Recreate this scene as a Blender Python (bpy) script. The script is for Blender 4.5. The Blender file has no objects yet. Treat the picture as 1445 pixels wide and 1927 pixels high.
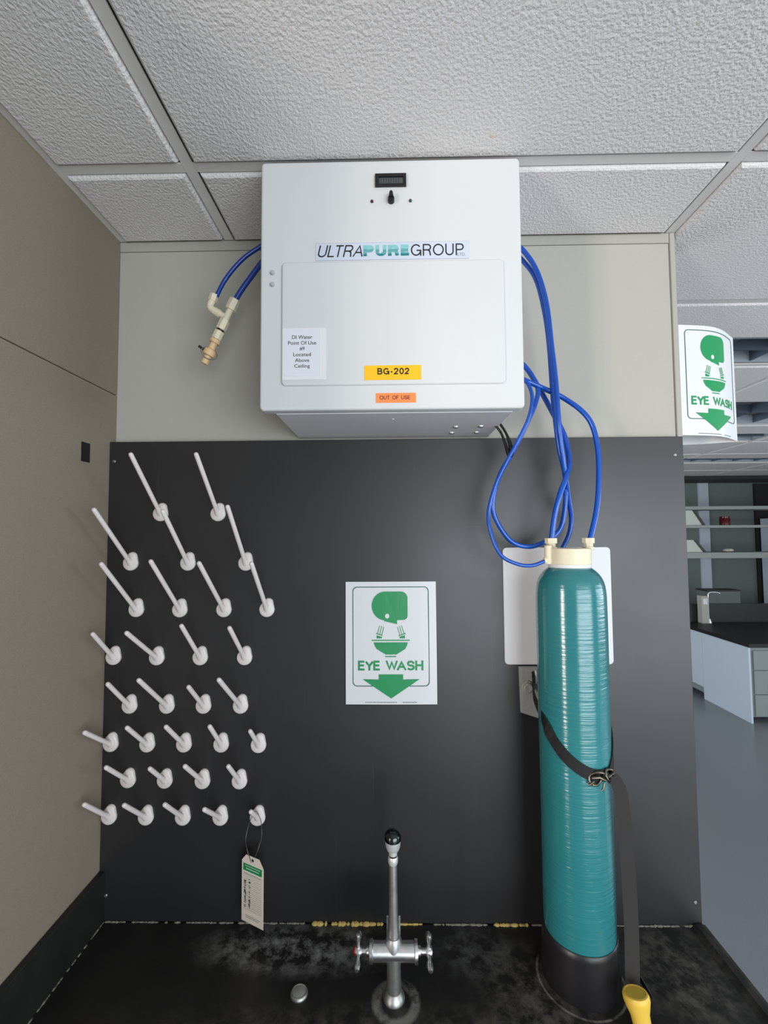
import bpy, bmesh, math, random
from mathutils import Vector, Matrix, Quaternion
from math import sin, cos, pi, radians

random.seed(7)
S = bpy.context.scene
C = S.collection

# ------------------------------------------------------------------ camera
F_PX, IMG_W, IMG_H = 850.0, 1445.0, 1927.0
PITCH, YAW, ROLL = 0.05064506, 0.01639335, 0.00649348
cam_data = bpy.data.cameras.new('camera')
cam_data.sensor_fit = 'VERTICAL'
cam_data.sensor_height = 24.0
cam_data.lens = F_PX / IMG_H * 24.0
cam_data.clip_start = 0.02
cam_data.clip_end = 60
cam = bpy.data.objects.new('camera', cam_data)
C.objects.link(cam)
Rm = Matrix.Rotation(YAW, 3, 'Z') @ Matrix.Rotation(PITCH, 3, 'X') @ Matrix.Rotation(ROLL, 3, 'Y')
right, fwd, up = Rm.col[0], Rm.col[1], Rm.col[2]
mw = Matrix.Identity(4)
for i in range(3):
    mw[i][0], mw[i][1], mw[i][2] = right[i], up[i], -fwd[i]
mw[0][3], mw[1][3], mw[2][3] = 0.0, -1.184, 1.91
cam.matrix_world = mw
S.camera = cam

# ------------------------------------------------------------------ world, lights, exposure
world = bpy.data.worlds.new('daylight')
S.world = world
world.use_nodes = True
bgn = world.node_tree.nodes['Background']
bgn.inputs[0].default_value = (0.86, 0.93, 1.0, 1)
bgn.inputs[1].default_value = 1.1

def area(name, loc, target, sx, sy, power, col):
    l = bpy.data.lights.new(name, 'AREA')
    l.shape = 'RECTANGLE'; l.size = sx; l.size_y = sy
    l.energy = power; l.color = col
    o = bpy.data.objects.new(name, l); C.objects.link(o)
    o.location = loc
    o.rotation_euler = (Vector(target) - Vector(loc)).to_track_quat('-Z', 'Y').to_euler()
    return o

# daylight entering through the windows of the room
area('window_light_left', (-3.90, -3.92, 1.5), (-3.90, 0, 1.5), 0.44, 1.9, 105, (1.0, 0.90, 0.84))
area('window_light_left', (-3.34, -3.92, 1.5), (-3.34, 0, 1.5), 0.44, 1.9, 105, (1.0, 0.90, 0.84))
area('window_light_right', (2.4, -3.92, 1.4), (2.4, 0, 1.4), 4.0, 2.1, 200, (0.87, 0.94, 1.0))
area('window_light_side', (6.9, -0.6, 1.7), (0, -0.6, 1.7), 4.0, 1.5, 130, (0.80, 0.91, 1.0))
area('window_light_far', (-1.9, 3.4, 1.7), (3, 3.4, 1.2), 3.0, 1.5, 110, (0.85, 0.94, 1.0))

S.view_settings.view_transform = 'Standard'
S.view_settings.look = 'None'
S.view_settings.gamma = 1.0
S.view_settings.use_curve_mapping = False
S.view_settings.exposure = -0.25

# ------------------------------------------------------------------ materials
MATS = {}
def lin(c):
    return tuple(((x / 255) / 12.92 if x / 255 <= 0.04045 else ((x / 255 + 0.055) / 1.055) ** 2.4) for x in c)

def mat(name, rgb, rough=0.5, metal=0.0, noise=0.0, nscale=20, bump=0.0, bscale=200, bdist=0.002,
        coat=0.0, spec=0.5, nstretch=(1, 1, 1), bstretch=(1, 1, 1), detail=3.0):
    m = bpy.data.materials.new(name); m.use_nodes = True
    nt = m.node_tree; b = nt.nodes['Principled BSDF']
    c = lin(rgb)
    b.inputs['Base Color'].default_value = (*c, 1)
    b.inputs['Roughness'].default_value = rough
    b.inputs['Metallic'].default_value = metal
    b.inputs['Specular IOR Level'].default_value = spec
    b.inputs['Coat Weight'].default_value = coat
    if noise or bump:
        tc = nt.nodes.new('ShaderNodeTexCoord')
    if noise:
        mp = nt.nodes.new('ShaderNodeMapping'); mp.inputs['Scale'].default_value = nstretch
        n = nt.nodes.new('ShaderNodeTexNoise'); n.inputs['Scale'].default_value = nscale; n.inputs['Detail'].default_value = detail
        r = nt.nodes.new('ShaderNodeMixRGB'); r.blend_type = 'MIX'
        r.inputs[1].default_value = (*[x * (1 - noise) for x in c], 1)
        r.inputs[2].default_value = (*[min(1, x * (1 + noise)) for x in c], 1)
        nt.links.new(tc.outputs['Object'], mp.inputs[0]); nt.links.new(mp.outputs[0], n.inputs['Vector'])
        nt.links.new(n.outputs['Fac'], r.inputs[0]); nt.links.new(r.outputs[0], b.inputs['Base Color'])
    if bump:
        mp2 = nt.nodes.new('ShaderNodeMapping'); mp2.inputs['Scale'].default_value = bstretch
        n2 = nt.nodes.new('ShaderNodeTexNoise'); n2.inputs['Scale'].default_value = bscale; n2.inputs['Detail'].default_value = 2.5
        bp = nt.nodes.new('ShaderNodeBump'); bp.inputs['Strength'].default_value = bump; bp.inputs['Distance'].default_value = bdist
        nt.links.new(tc.outputs['Object'], mp2.inputs[0]); nt.links.new(mp2.outputs[0], n2.inputs['Vector'])
        nt.links.new(n2.outputs['Fac'], bp.inputs['Height']); nt.links.new(bp.outputs[0], b.inputs['Normal'])
    MATS[name] = m
    return m

M = MATS
mat('ceiling_tile', (226, 222, 220), 0.95, noise=0.04, nscale=40, bump=1.0, bscale=170, bdist=0.0034, bstretch=(1, 0.85, 1), spec=0.1)
mat('grid_metal', (222, 219, 214), 0.55, spec=0.3)
mat('partition', (178, 175, 165), 0.75, noise=0.03, nscale=180, bump=0.12, bscale=600, bdist=0.0005, spec=0.25)
mat('partition_trim', (172, 169, 159), 0.5, spec=0.3)
mat('left_wall', (142, 131, 116), 0.85, noise=0.16, nscale=420, detail=2, bump=0.15, bscale=500, bdist=0.0006, spec=0.2)
mat('hole_shade', (14, 14, 14), 0.8)  # black colour standing for the shade inside the knock-out
mat('floor_vinyl', (130, 133, 138), 0.24, noise=0.13, nscale=220, bump=0.05, bscale=30, bdist=0.001, spec=0.4)
mat('deck', (120, 120, 120), 0.9)
mat('white_paint', (212, 213, 212), 0.62, spec=0.25, noise=0.01, nscale=5, bump=0.05, bscale=350, bdist=0.0004)
mat('white_underside', (232, 230, 232), 0.5)
mat('white_plastic', (228, 226, 226), 0.45)
mat('button_grey', (176, 176, 176), 0.5)
mat('peg_plastic', (226, 216, 212), 0.42, noise=0.03, nscale=30)
mat('black_plastic', (16, 16, 17), 0.4)
mat('lcd', (78, 82, 82), 0.25)
mat('lcd_digit', (46, 49, 49), 0.4)
mat('led_red', (80, 24, 30), 0.3)
mat('led_green', (44, 74, 66), 0.3)
mat('label_white', (222, 224, 231), 0.5)
mat('label_blue_white', (204, 210, 224), 0.45)
mat('label_yellow', (247, 190, 8), 0.5)
mat('label_orange', (255, 140, 74), 0.55)
mat('ink', (22, 22, 24), 0.6)
mat('ink_blue', (60, 68, 120), 0.6)
mat('ink_grey', (120, 124, 124), 0.7)
mat('sign_white', (224, 224, 225), 0.38)
mat('sign_green', (22, 146, 84), 0.42)
mat('sign_line', (52, 92, 82), 0.5)
mat('blue_tube', (0, 76, 176), 0.28, coat=0.3)
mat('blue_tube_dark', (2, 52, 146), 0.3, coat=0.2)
mat('cream_plastic', (226, 216, 188), 0.5, noise=0.05, nscale=60)
mat('tan_plastic', (222, 188, 142), 0.5, noise=0.04, nscale=60)
mat('strap', (18, 18, 19), 0.75, bump=0.3, bscale=700, bdist=0.0005)
mat('strap_grey', (48, 47, 46), 0.8, bump=0.3, bscale=700, bdist=0.0005)
mat('buckle', (120, 112, 98), 0.35, metal=1.0, noise=0.4, nscale=160)
mat('rubber_boot', (30, 29, 31), 0.38, noise=0.5, nscale=26, bump=0.2, bscale=120, bdist=0.001)
mat('chrome', (226, 226, 224), 0.30, metal=1.0, noise=0.25, nscale=70)
mat('chrome_dull', (190, 191, 188), 0.46, metal=1.0, noise=0.35, nscale=60)
mat('dark_chrome', (70, 76, 74), 0.2, metal=1.0)
mat('satin_chrome', (232, 232, 230), 0.42, metal=0.55)
mat('red_index', (196, 20, 30), 0.4)
mat('galv', (158, 158, 154), 0.5, metal=0.0, noise=0.2, nscale=60)
mat('screw', (150, 150, 150), 0.4, metal=0.8)
mat('yellow_grip', (236, 196, 78), 0.45, noise=0.05, nscale=40)
mat('caulk', (128, 124, 112), 0.8, noise=0.5, nscale=70)
mat('residue', (206, 178, 104), 0.85, noise=0.25, nscale=120)
mat('card', (238, 222, 206), 0.7, noise=0.03, nscale=50)
mat('wire', (110, 104, 98), 0.5, metal=0.6)
mat('far_wall', (112, 120, 117), 0.8, noise=0.05, nscale=30)
mat('far_strip', (190, 196, 206), 0.6)
mat('bench_white', (206, 214, 226), 0.4)
mat('bench_grey', (142, 150, 148), 0.55)
mat('bench_black', (24, 24, 25), 0.45)
mat('shelf_grey', (152, 156, 152), 0.5)
mat('bracket_cream', (200, 204, 192), 0.5)
mat('jar_red', (92, 18, 22), 0.25)
mat('door_dark', (26, 27, 28), 0.6)
mat('louver', (120, 130, 145), 0.25, metal=0.7)
mat('fixture', (150, 156, 164), 0.5)
mat('paper', (222, 214, 200), 0.8)
mat('box_grey', (100, 104, 102), 0.7)
mat('rear_wall', (196, 194, 188), 0.85)

def tank_material():
    m = mat('tank_teal', (44, 122, 126), 0.16, noise=0.12, nscale=9, nstretch=(1, 1, 1.2), coat=0.6)
    nt = m.node_tree; b = nt.nodes['Principled BSDF']
    tc = nt.nodes.new('ShaderNodeTexCoord')
    mp = nt.nodes.new('ShaderNodeMapping'); mp.inputs['Scale'].default_value = (5, 5, 150)
    n = nt.nodes.new('ShaderNodeTexNoise'); n.inputs['Scale'].default_value = 1.6; n.inputs['Detail'].default_value = 4
    bp = nt.nodes.new('ShaderNodeBump'); bp.inputs['Strength'].default_value = 1.0; bp.inputs['Distance'].default_value = 0.0011
    nt.links.new(tc.outputs['Object'], mp.inputs[0]); nt.links.new(mp.outputs[0], n.inputs['Vector'])
    nt.links.new(n.outputs['Fac'], bp.inputs['Height'])
    nt.links.new(bp.outputs[0], b.inputs['Normal']); nt.links.new(bp.outputs[0], b.inputs['Coat Normal'])
    b.inputs['Coat Roughness'].default_value = 0.08
tank_material()

class world_pos:
    """world-space position as a texture coordinate"""
    def __init__(self, nt):
        g = nt.nodes.new('ShaderNodeNewGeometry'); self.outputs = {'Object': g.outputs['Position']}

def streak_mask(nt, tc, centre, half, soft):
    """box-shaped mask around a scratch or stain, in world metres"""
    sub = nt.nodes.new('ShaderNodeVectorMath'); sub.operation = 'SUBTRACT'; sub.inputs[1].default_value = centre
    dv = nt.nodes.new('ShaderNodeVectorMath'); dv.operation = 'DIVIDE'; dv.inputs[1].default_value = half
    ln = nt.nodes.new('ShaderNodeVectorMath'); ln.operation = 'LENGTH'
    mr = nt.nodes.new('ShaderNodeMapRange'); mr.inputs[1].default_value = 1.0 + soft; mr.inputs[2].default_value = 1.0 - soft
    nt.links.new(tc.outputs['Object'], sub.inputs[0]); nt.links.new(sub.outputs[0], dv.inputs[0])
    nt.links.new(dv.outputs[0], ln.inputs[0]); nt.links.new(ln.outputs['Value'], mr.inputs[0])
    return mr.outputs[0]

def mixnode(nt, fac, a, col):
    r = nt.nodes.new('ShaderNodeMixRGB')
    nt.links.new(fac, r.inputs[0]); nt.links.new(a, r.inputs[1]); r.inputs[2].default_value = (*lin(col), 1)
    return r.outputs[0]

def mulnode(nt, a, b):
    r = nt.nodes.new('ShaderNodeMath'); r.operation = 'MULTIPLY'
    nt.links.new(a, r.inputs[0])
    if isinstance(b, float): r.inputs[1].default_value = b
    else: nt.links.new(b, r.inputs[1])
    return r.outputs[0]

def panel_material():
    m = mat('black_panel', (37, 36, 37), 0.36, noise=0.10, nscale=3.0, nstretch=(1, 1, 0.6), spec=0.6, bump=0.06, bscale=300, bdist=0.0005)
    nt = m.node_tree; b = nt.nodes['Principled BSDF']
    col = b.inputs['Base Color'].links[0].from_socket
    tc = world_pos(nt)
    mp = nt.nodes.new('ShaderNodeMapping'); mp.inputs['Scale'].default_value = (60, 1, 1.3); mp.inputs['Rotation'].default_value = (0, 0.12, 0)
    n = nt.nodes.new('ShaderNodeTexNoise'); n.inputs['Scale'].default_value = 1.5; n.inputs['Detail'].default_value = 5
    mr = nt.nodes.new('ShaderNodeMapRange'); mr.inputs[1].default_value = 0.62; mr.inputs[2].default_value = 0.85; mr.inputs[4].default_value = 0.12
    nt.links.new(tc.outputs['Object'], mp.inputs[0]); nt.links.new(mp.outputs[0], n.inputs['Vector']); nt.links.new(n.outputs['Fac'], mr.inputs[0])
    col = mixnode(nt, mr.outputs[0], col, (104, 104, 104))
    for c, h, rgb in (((0.21, 0, 1.934), (0.018, 1, 0.0016), (24, 23, 23)), ((0.175, 0, 1.55), (0.0015, 1, 0.065), (34, 32, 32)),
                      ((-0.05, 0, 1.30), (0.0010, 1, 0.05), (52, 52, 52)),
                      ):
        col = mixnode(nt, streak_mask(nt, tc, c, h, 0.4), col, rgb)
    nt.links.new(col, b.inputs['Base Color'])
    # worn sheen varies over the sheet
    n3 = nt.nodes.new('ShaderNodeTexNoise'); n3.inputs['Scale'].default_value = 4
    r3 = nt.nodes.new('ShaderNodeMapRange'); r3.inputs[3].default_value = 0.33; r3.inputs[4].default_value = 0.47
    nt.links.new(tc.outputs['Object'], n3.inputs['Vector']); nt.links.new(n3.outputs['Fac'], r3.inputs[0]); nt.links.new(r3.outputs[0], b.inputs['Roughness'])
panel_material()

TX, TY = 0.402, -0.150        # tank axis
FX, FY = -0.002, -0.205       # faucet axis
def counter_material():
    m = mat('black_resin', (37, 36, 35), 0.42, noise=0.45, nscale=14, spec=0.4, bump=0.15, bscale=90, bdist=0.0015)
    nt = m.node_tree; b = nt.nodes['Principled BSDF']
    col = b.inputs['Base Color'].links[0].from_socket
    tc = world_pos(nt)
    n = nt.nodes.new('ShaderNodeTexNoise'); n.inputs['Scale'].default_value = 22; n.inputs['Detail'].default_value = 9; n.inputs['Roughness'].default_value = 0.72
    nt.links.new(tc.outputs['Object'], n.inputs['Vector'])
    mr = nt.nodes.new('ShaderNodeMapRange'); mr.inputs[1].default_value = 0.44; mr.inputs[2].default_value = 0.62
    nt.links.new(n.outputs['Fac'], mr.inputs[0])
    for c, h, k, rgb in (((-0.22, -0.095, 0.958), (0.17, 0.05, 1), 0.95, (150, 150, 147)),      # dried mineral film left of the tap
                         ((0.30, -0.20, 0.958), (0.10, 0.10, 1), 0.8, (104, 101, 95)),
                         ((0.62, -0.14, 0.958), (0.10, 0.12, 1), 0.8, (104, 101, 95)),
                         ((-0.05, -0.27, 0.958), (0.35, 0.04, 1), 0.8, (92, 89, 80)),
                         ((0.18, -0.10, 0.958), (0.07, 0.05, 1), 0.7, (112, 112, 110))):
        f = mulnode(nt, mulnode(nt, streak_mask(nt, tc, c, h, 0.6), mr.outputs[0]), k)
        col = mixnode(nt, f, col, rgb)
    for c, r0, w, k in (((TX - 0.004, TY - 0.008, 0.958), 0.0885, 0.0030, 0.8), ((FX + 0.004, FY - 0.008, 0.958), 0.040, 0.012, 0.85)):   # lime rings
        sub = nt.nodes.new('ShaderNodeVectorMath'); sub.operation = 'SUBTRACT'; sub.inputs[1].default_value = c
        ln = nt.nodes.new('ShaderNodeVectorMath'); ln.operation = 'LENGTH'
        d = nt.nodes.new('ShaderNodeMath'); d.operation = 'SUBTRACT'; d.inputs[1].default_value = r0
        ab = nt.nodes.new('ShaderNodeMath'); ab.operation = 'ABSOLUTE'
        m2 = nt.nodes.new('ShaderNodeMapRange'); m2.inputs[1].default_value = w; m2.inputs[2].default_value = w * 0.4
        nt.links.new(tc.outputs['Object'], sub.inputs[0]); nt.links.new(sub.outputs[0], ln.inputs[0]); nt.links.new(ln.outputs['Value'], d.inputs[0])
        nt.links.new(d.outputs[0], ab.inputs[0]); nt.links.new(ab.outputs[0], m2.inputs[0])
        m3 = nt.nodes.new('ShaderNodeMapRange'); m3.inputs[1].default_value = 0.36; m3.inputs[2].default_value = 0.52
        nt.links.new(n.outputs['Fac'], m3.inputs[0])
        col = mixnode(nt, mulnode(nt, mulnode(nt, m2.outputs[0], m3.outputs[0]), k), col, (138, 136, 128))
    nt.links.new(col, b.inputs['Base Color'])
counter_material()

def pure_material():
    m = mat('ink_teal', (30, 150, 150), 0.5)
    nt = m.node_tree; b = nt.nodes['Principled BSDF']
    tc = world_pos(nt); sp = nt.nodes.new('ShaderNodeSeparateXYZ')
    w = nt.nodes.new('ShaderNodeTexWave'); w.inputs['Scale'].default_value = 30; w.inputs['Distortion'].default_value = 2.0; w.bands_direction = 'Z'
    mr = nt.nodes.new('ShaderNodeMapRange'); mr.inputs[1].default_value = 2.490; mr.inputs[2].default_value = 2.514
    ad = nt.nodes.new('ShaderNodeMath'); ad.operation = 'MULTIPLY_ADD'; ad.inputs[1].default_value = 0.3
    cr = nt.nodes.new('ShaderNodeValToRGB')
    cr.color_ramp.elements[0].position = 0.2; cr.color_ramp.elements[0].color = (*lin((0, 120, 124)), 1)
    cr.color_ramp.elements[1].position = 1.2 / 1.3; cr.color_ramp.elements[1].color = (*lin((132, 198, 196)), 1)
    nt.links.new(tc.outputs['Object'], sp.inputs[0]); nt.links.new(sp.outputs['Z'], mr.inputs[0])
    nt.links.new(tc.outputs['Object'], w.inputs['Vector']); nt.links.new(w.outputs['Fac'], ad.inputs[0]); nt.links.new(mr.outputs[0], ad.inputs[2])
    nt.links.new(ad.outputs[0], cr.inputs[0]); nt.links.new(cr.outputs[0], b.inputs['Base Color'])
pure_material()

# ------------------------------------------------------------------ mesh helpers
def link(o, parent=None):
    C.objects.link(o)
    if parent is not None: o.parent = parent
    return o

def mesh_obj(name, bm, m, parent=None, smooth=None, loc=None):
    bmesh.ops.recalc_face_normals(bm, faces=bm.faces[:])
    me = bpy.data.meshes.new(name)
    bm.to_mesh(me); bm.free()
    me.materials.append(M[m])
    if smooth is not None:
        me.polygons.foreach_set('use_smooth', [True] * len(me.polygons))
        me.set_sharp_from_angle(angle=radians(smooth))
    o = bpy.data.objects.new(name, me)
    if loc: o.location = loc
    return link(o, parent)

def empty(name, label, cat, group=None, loc=(0, 0, 0)):
    o = bpy.data.objects.new(name, None); o.empty_display_size = 0.02
    o.location = loc
    C.objects.link(o)
    return tag(o, label, cat, group)

def tag(o, label, cat, group=None):
    o['label'] = label; o['category'] = cat
    if group: o['group'] = group
    return o

def structure(o, label=None):
    o['kind'] = 'structure'
    if label: o['label'] = label
    return o

def part(name, bm, m, root, smooth=None):
    """child of a thing; vertices are given in world metres"""
    off = Vector((0, 0, 0)); p = root
    while p is not None:
        off += p.location; p = p.parent
    bmesh.ops.translate(bm, verts=bm.verts[:], vec=-off)
    return mesh_obj(name, bm, m, root, smooth)

def NB(): return bmesh.new()

def box(bm, x0, x1, y0, y1, z0, z1, bev=0.0, seg=2):
    vs = [bm.verts.new((x, y, z)) for x in (x0, x1) for y in (y0, y1) for z in (z0, z1)]
    idx = [(0, 1, 3, 2), (4, 6, 7, 5), (0, 4, 5, 1), (2, 3, 7, 6), (0, 2, 6, 4), (1, 5, 7, 3)]
    fs = [bm.faces.new([vs[i] for i in f]) for f in idx]
    if bev:
        es = list({e for f in fs for e in f.edges})
        bmesh.ops.bevel(bm, geom=es, offset=bev, segments=seg, affect='EDGES', profile=0.5)
    return bm

def frame_from(axis):
    a = Vector(axis).normalized()
    t = Vector((0, 0, 1)) if abs(a.z) < 0.9 else Vector((1, 0, 0))
    u = a.cross(t).normalized(); v = a.cross(u).normalized()
    return a, u, v

def revolve(bm, origin, axis, prof, n=24, uv=None):
    """prof: list of (distance along axis, radius)"""
    a, u, v = frame_from(axis)
    if uv: u, v = Vector(uv[0]), Vector(uv[1])
    o = Vector(origin); rings = []
    for d, r in prof:
        if r < 1e-6: rings.append([bm.verts.new(o + a * d)])
        else: rings.append([bm.verts.new(o + a * d + (u * cos(2 * pi * k / n) + v * sin(2 * pi * k / n)) * r) for k in range(n)])
    for A, B in zip(rings, rings[1:]):
        for k in range(n):
            k2 = (k + 1) % n
            if len(A) == 1 and len(B) == 1: continue
            if len(A) == 1: bm.faces.new((A[0], B[k], B[k2]))
            elif len(B) == 1: bm.faces.new((A[k], A[k2], B[0]))
            else: bm.faces.new((A[k], A[k2], B[k2], B[k]))
    if len(rings[0]) > 1: bm.faces.new(rings[0])
    if len(rings[-1]) > 1: bm.faces.new(rings[-1])
    return bm

def cyl(bm, p0, p1, r0, r1=None, n=16, bev=0.0):
    r1 = r0 if r1 is None else r1
    d = (Vector(p1) - Vector(p0)); L = d.length
    prof = [(0, r0), (L, r1)] if not bev else [(0, r0 - bev), (bev, r0), (L - bev, r1), (L, r1 - bev)]
    return revolve(bm, p0, d, prof, n)

def spline(pts, step=0.006):
    P = [Vector(p) for p in pts]
    P = [P[0] * 2 - P[1]] + P + [P[-1] * 2 - P[-2]]
    out = []
    for i in range(1, len(P) - 2):
        p0, p1, p2, p3 = P[i - 1:i + 3]
        n = max(2, int((p2 - p1).length / step))
        for k in range(n):
            t = k / n
            out.append(0.5 * ((2 * p1) + (p2 - p0) * t + (2 * p0 - 5 * p1 + 4 * p2 - p3) * t * t + (3 * p1 - p0 - 3 * p2 + p3) * t ** 3))
    out.append(P[-2])
    return out

def sweep(bm, path, r, n=12, closed=False, flat=None):
    """tube along a path; flat=(w,t,normal_fn) sweeps a ribbon instead"""
    path = [Vector(p) for p in path]; N = len(path)
    rings = []; prev = None
    for i, p in enumerate(path):
        if closed: t = path[(i + 1) % N] - path[i - 1]
        else: t = path[min(i + 1, N - 1)] - path[max(i - 1, 0)]
        t.normalize()
        if prev is None: a, u, v = frame_from(t)
        else:
            u = (prev - t * prev.dot(t)).normalized(); v = t.cross(u)
        prev = u
        rr = r(i / (N - 1)) if callable(r) else r
        rings.append([bm.verts.new(p + (u * cos(2 * pi * k / n) + v * sin(2 * pi * k / n)) * rr) for k in range(n)])
    m = N if closed else N - 1
    for i in range(m):
        A, B = rings[i], rings[(i + 1) % N]
        for k in range(n):
            bm.faces.new((A[k], A[(k + 1) % n], B[(k + 1) % n], B[k]))
    if not closed:
        bm.faces.new(rings[0]); bm.faces.new(rings[-1])
    return bm

def ribbon(bm, path, wide, w, t):
    """flat webbing: path points, wide[i] = width direction at each point"""
    N = len(path); rings = []
    for i in range(N):
        p = Vector(path[i]); tg = (Vector(path[min(i + 1, N - 1)]) - Vector(path[max(i - 1, 0)])).normalized()
        wd = Vector(wide[i]); wd = (wd - tg * wd.dot(tg)).normalized(); nn = tg.cross(wd).normalized()
        rings.append([bm.verts.new(p + wd * a * w / 2 + nn * b * t / 2) for a, b in ((-1, -1), (1, -1), (1, 1), (-1, 1))])
    for A, B in zip(rings, rings[1:]):
        for k in range(4): bm.faces.new((A[k], A[(k + 1) % 4], B[(k + 1) % 4], B[k]))
    bm.faces.new(rings[0]); bm.faces.new(rings[-1])
    return bm

def rrect(x0, x1, z0, z1, r, n=6):
    pts = []
    for cx, cz, a0 in ((x1 - r, z1 - r, 0), (x0 + r, z1 - r, 90), (x0 + r, z0 + r, 180), (x1 - r, z0 + r, 270)):
        for k in range(n + 1):
            a = radians(a0 + 90 * k / n); pts.append((cx + r * cos(a), cz + r * sin(a)))
    return pts

def prism_xz(bm, pts, y0, y1, bev=0.0, seg=2):
    """outline in x,z extruded from y0 (front, towards camera) to y1"""
    A = [bm.verts.new((x, y0, z)) for x, z in pts]; B = [bm.verts.new((x, y1, z)) for x, z in pts]
    f = bm.faces.new(A); bm.faces.new(B[::-1])
    n = len(pts)
    for k in range(n): bm.faces.new((A[k], B[k], B[(k + 1) % n], A[(k + 1) % n]))
    if bev: bmesh.ops.bevel(bm, geom=list(f.edges), offset=bev, segments=seg, affect='EDGES')
    return bm

def slab(bm, x0, x1, z0, z1, r, yf, yb, b, n=4):
    """rounded rectangle slab with a rounded front edge of radius b"""
    rings = []
    for k in range(n + 1):
        a = pi / 2 * k / n; ins = b * (1 - sin(a)); y = yf + b * (1 - cos(a))
        rings.append([bm.verts.new((x, y, z)) for x, z in rrect(x0 + ins, x1 - ins, z0 + ins, z1 - ins, max(r - ins, 0.0005))])
    rings.append([bm.verts.new((x, yb, z)) for x, z in rrect(x0, x1, z0, z1, r)])
    m = len(rings[0])
    for A, B in zip(rings, rings[1:]):
        for k in range(m): bm.faces.new((A[k], A[(k + 1) % m], B[(k + 1) % m], B[k]))
    bm.faces.new(rings[0]); bm.faces.new(rings[-1])
    return bm

def _arc(cx, cz, rx, rz, a0, a1, n=14):
    return [(cx + rx * cos(radians(a0 + (a1 - a0) * k / n)), cz + rz * sin(radians(a0 + (a1 - a0) * k / n))) for k in range(n + 1)]
GLYPH = {
 'A': (.74, [[(0, 0), (.37, 1), (.74, 0)], [(.13, .34), (.61, .34)]]),
 'B': (.64, [[(0, 0), (0, 1), (.36, 1)] + _arc(.36, .765, .23, .235, 90, -90)[1:] + [(0, .53)], [(.36, .53)] + _arc(.38, .265, .26, .265, 90, -90)[1:] + [(0, 0)]]),
 'E': (.54, [[(.53, 1), (0, 1), (0, 0), (.55, 0)], [(0, .52), (.49, .52)]]),
 'F': (.52, [[(.52, 1), (0, 1), (0, 0)], [(0, .5), (.45, .5)]]),
 'G': (.80, [_arc(.40, .5, .40, .5, 38, 338, 26), [(.44, .46), (.80, .46), (.80, 0)]]),
 'H': (.62, [[(0, 0), (0, 1)], [(.62, 0), (.62, 1)], [(0, .52), (.62, .52)]]),
 'L': (.50, [[(0, 1), (0, 0), (.5, 0)]]),
 'O': (.84, [_arc(.42, .5, .42, .5, 90, 450, 30)]),
 'P': (.60, [[(0, 0), (0, 1), (.35, 1)] + _arc(.35, .735, .25, .265, 90, -90)[1:] + [(0, .47)]]),
 'R': (.64, [[(0, 0), (0, 1), (.37, 1)] + _arc(.37, .745, .25, .255, 90, -90)[1:] + [(0, .49)], [(.36, .49), (.54, .38), (.60, 0)]]),
 'S': (.60, [_arc(.30, .745, .27, .255, 20, 265, 16) + _arc(.30, .255, .30, .255, 85, -160, 16)]),
 'T': (.64, [[(0, 1), (.64, 1)], [(.32, 1), (.32, 0)]]),
 'U': (.62, [[(0, 1), (0, .32)] + _arc(.31, .31, .31, .31, 180, 360)[1:] + [(.62, 1)]]),
 'W': (1.0, [[(0, 1), (.26, 0), (.50, 1), (.74, 0), (1.0, 1)]]),
 'Y': (.70, [[(0, 1), (.35, .44), (.70, 1)], [(.35, .44), (.35, 0)]]),
 '2': (.56, [_arc(.28, .73, .27, .27, 165, -30) + [(.0, .0), (.57, .0)]]),
 '0': (.56, [_arc(.28, .5, .28, .5, 90, 450, 24)]),
 '-': (.30, [[(0, .38), (.30, .38)]]), ' ': (.30, [])}
def stroke_polys(body, x0, x1, z0, z1, h, gap, shear=0.0):
    """block lettering: stroke half-width h and letter gap relative to the letter height"""
    polys = []; x = 0.0
    prev = ''
    for ch in body:
        w, lines = GLYPH[ch]
        x += {'LT': -0.22, 'TR': -0.05, 'RA': -0.05, 'YE': -0.10, 'EY': -0.10, ' W': -0.08, 'WA': -0.14, 'UP': 0.04}.get(prev + ch, 0.0); prev = ch
        for ln in lines:
            q = [Vector((x + p[0], h + p[1] * (1 - 2 * h))) for p in ln]
            closed = (q[0] - q[-1]).length < 1e-4
            if closed: q = q[:-1]
            n = len(q); L = []; Rr = []
            for k in range(n):
                a = q[k] - q[k - 1] if (closed or k > 0) else None
                b = q[(k + 1) % n] - q[k] if (closed or k < n - 1) else None
                if a is None: a = b
                if b is None: b = a
                na = Vector((-a.y, a.x)).normalized(); nb = Vector((-b.y, b.x)).normalized()
                m = na + nb
                m = m.normalized() * (h / max(0.40, m.length / 2)) if m.length > 1e-4 else na * h
                e = Vector((0, 0))
                if not closed and k in (0, n - 1) and abs(a.normalized().y) > 0.8: e = (-a if k == 0 else a).normalized() * h
                L.append(q[k] + m + e); Rr.append(q[k] - m + e)
            for k in range(n if closed else n - 1):
                k2 = (k + 1) % n
                polys.append([L[k], Rr[k], Rr[k2], L[k2]])
        x += w + gap
    for pl in polys:
        for p in pl: p.y = min(1.0, max(0.0, p.y))
    xs = [p.x + shear * p.y for pl in polys for p in pl]; ys = [p.y for pl in polys for p in pl]
    ax, bx, ay, by = min(xs), max(xs), min(ys), max(ys)
    return [[(x0 + (p.x + shear * p.y - ax) / (bx - ax) * (x1 - x0), z0 + (p.y - ay) / (by - ay) * (z1 - z0)) for p in pl] for pl in polys]
def letters(body, x0, x1, z0, z1, y, h, gap, shear=0.0, t=0.0003):
    bm = NB()
    for k, pl in enumerate(stroke_polys(body, x0, x1, z0, z1, h, gap, shear)): prism_xz(bm, pl, y - t - 0.000002 * (k % 7), y)
    return bm

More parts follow.
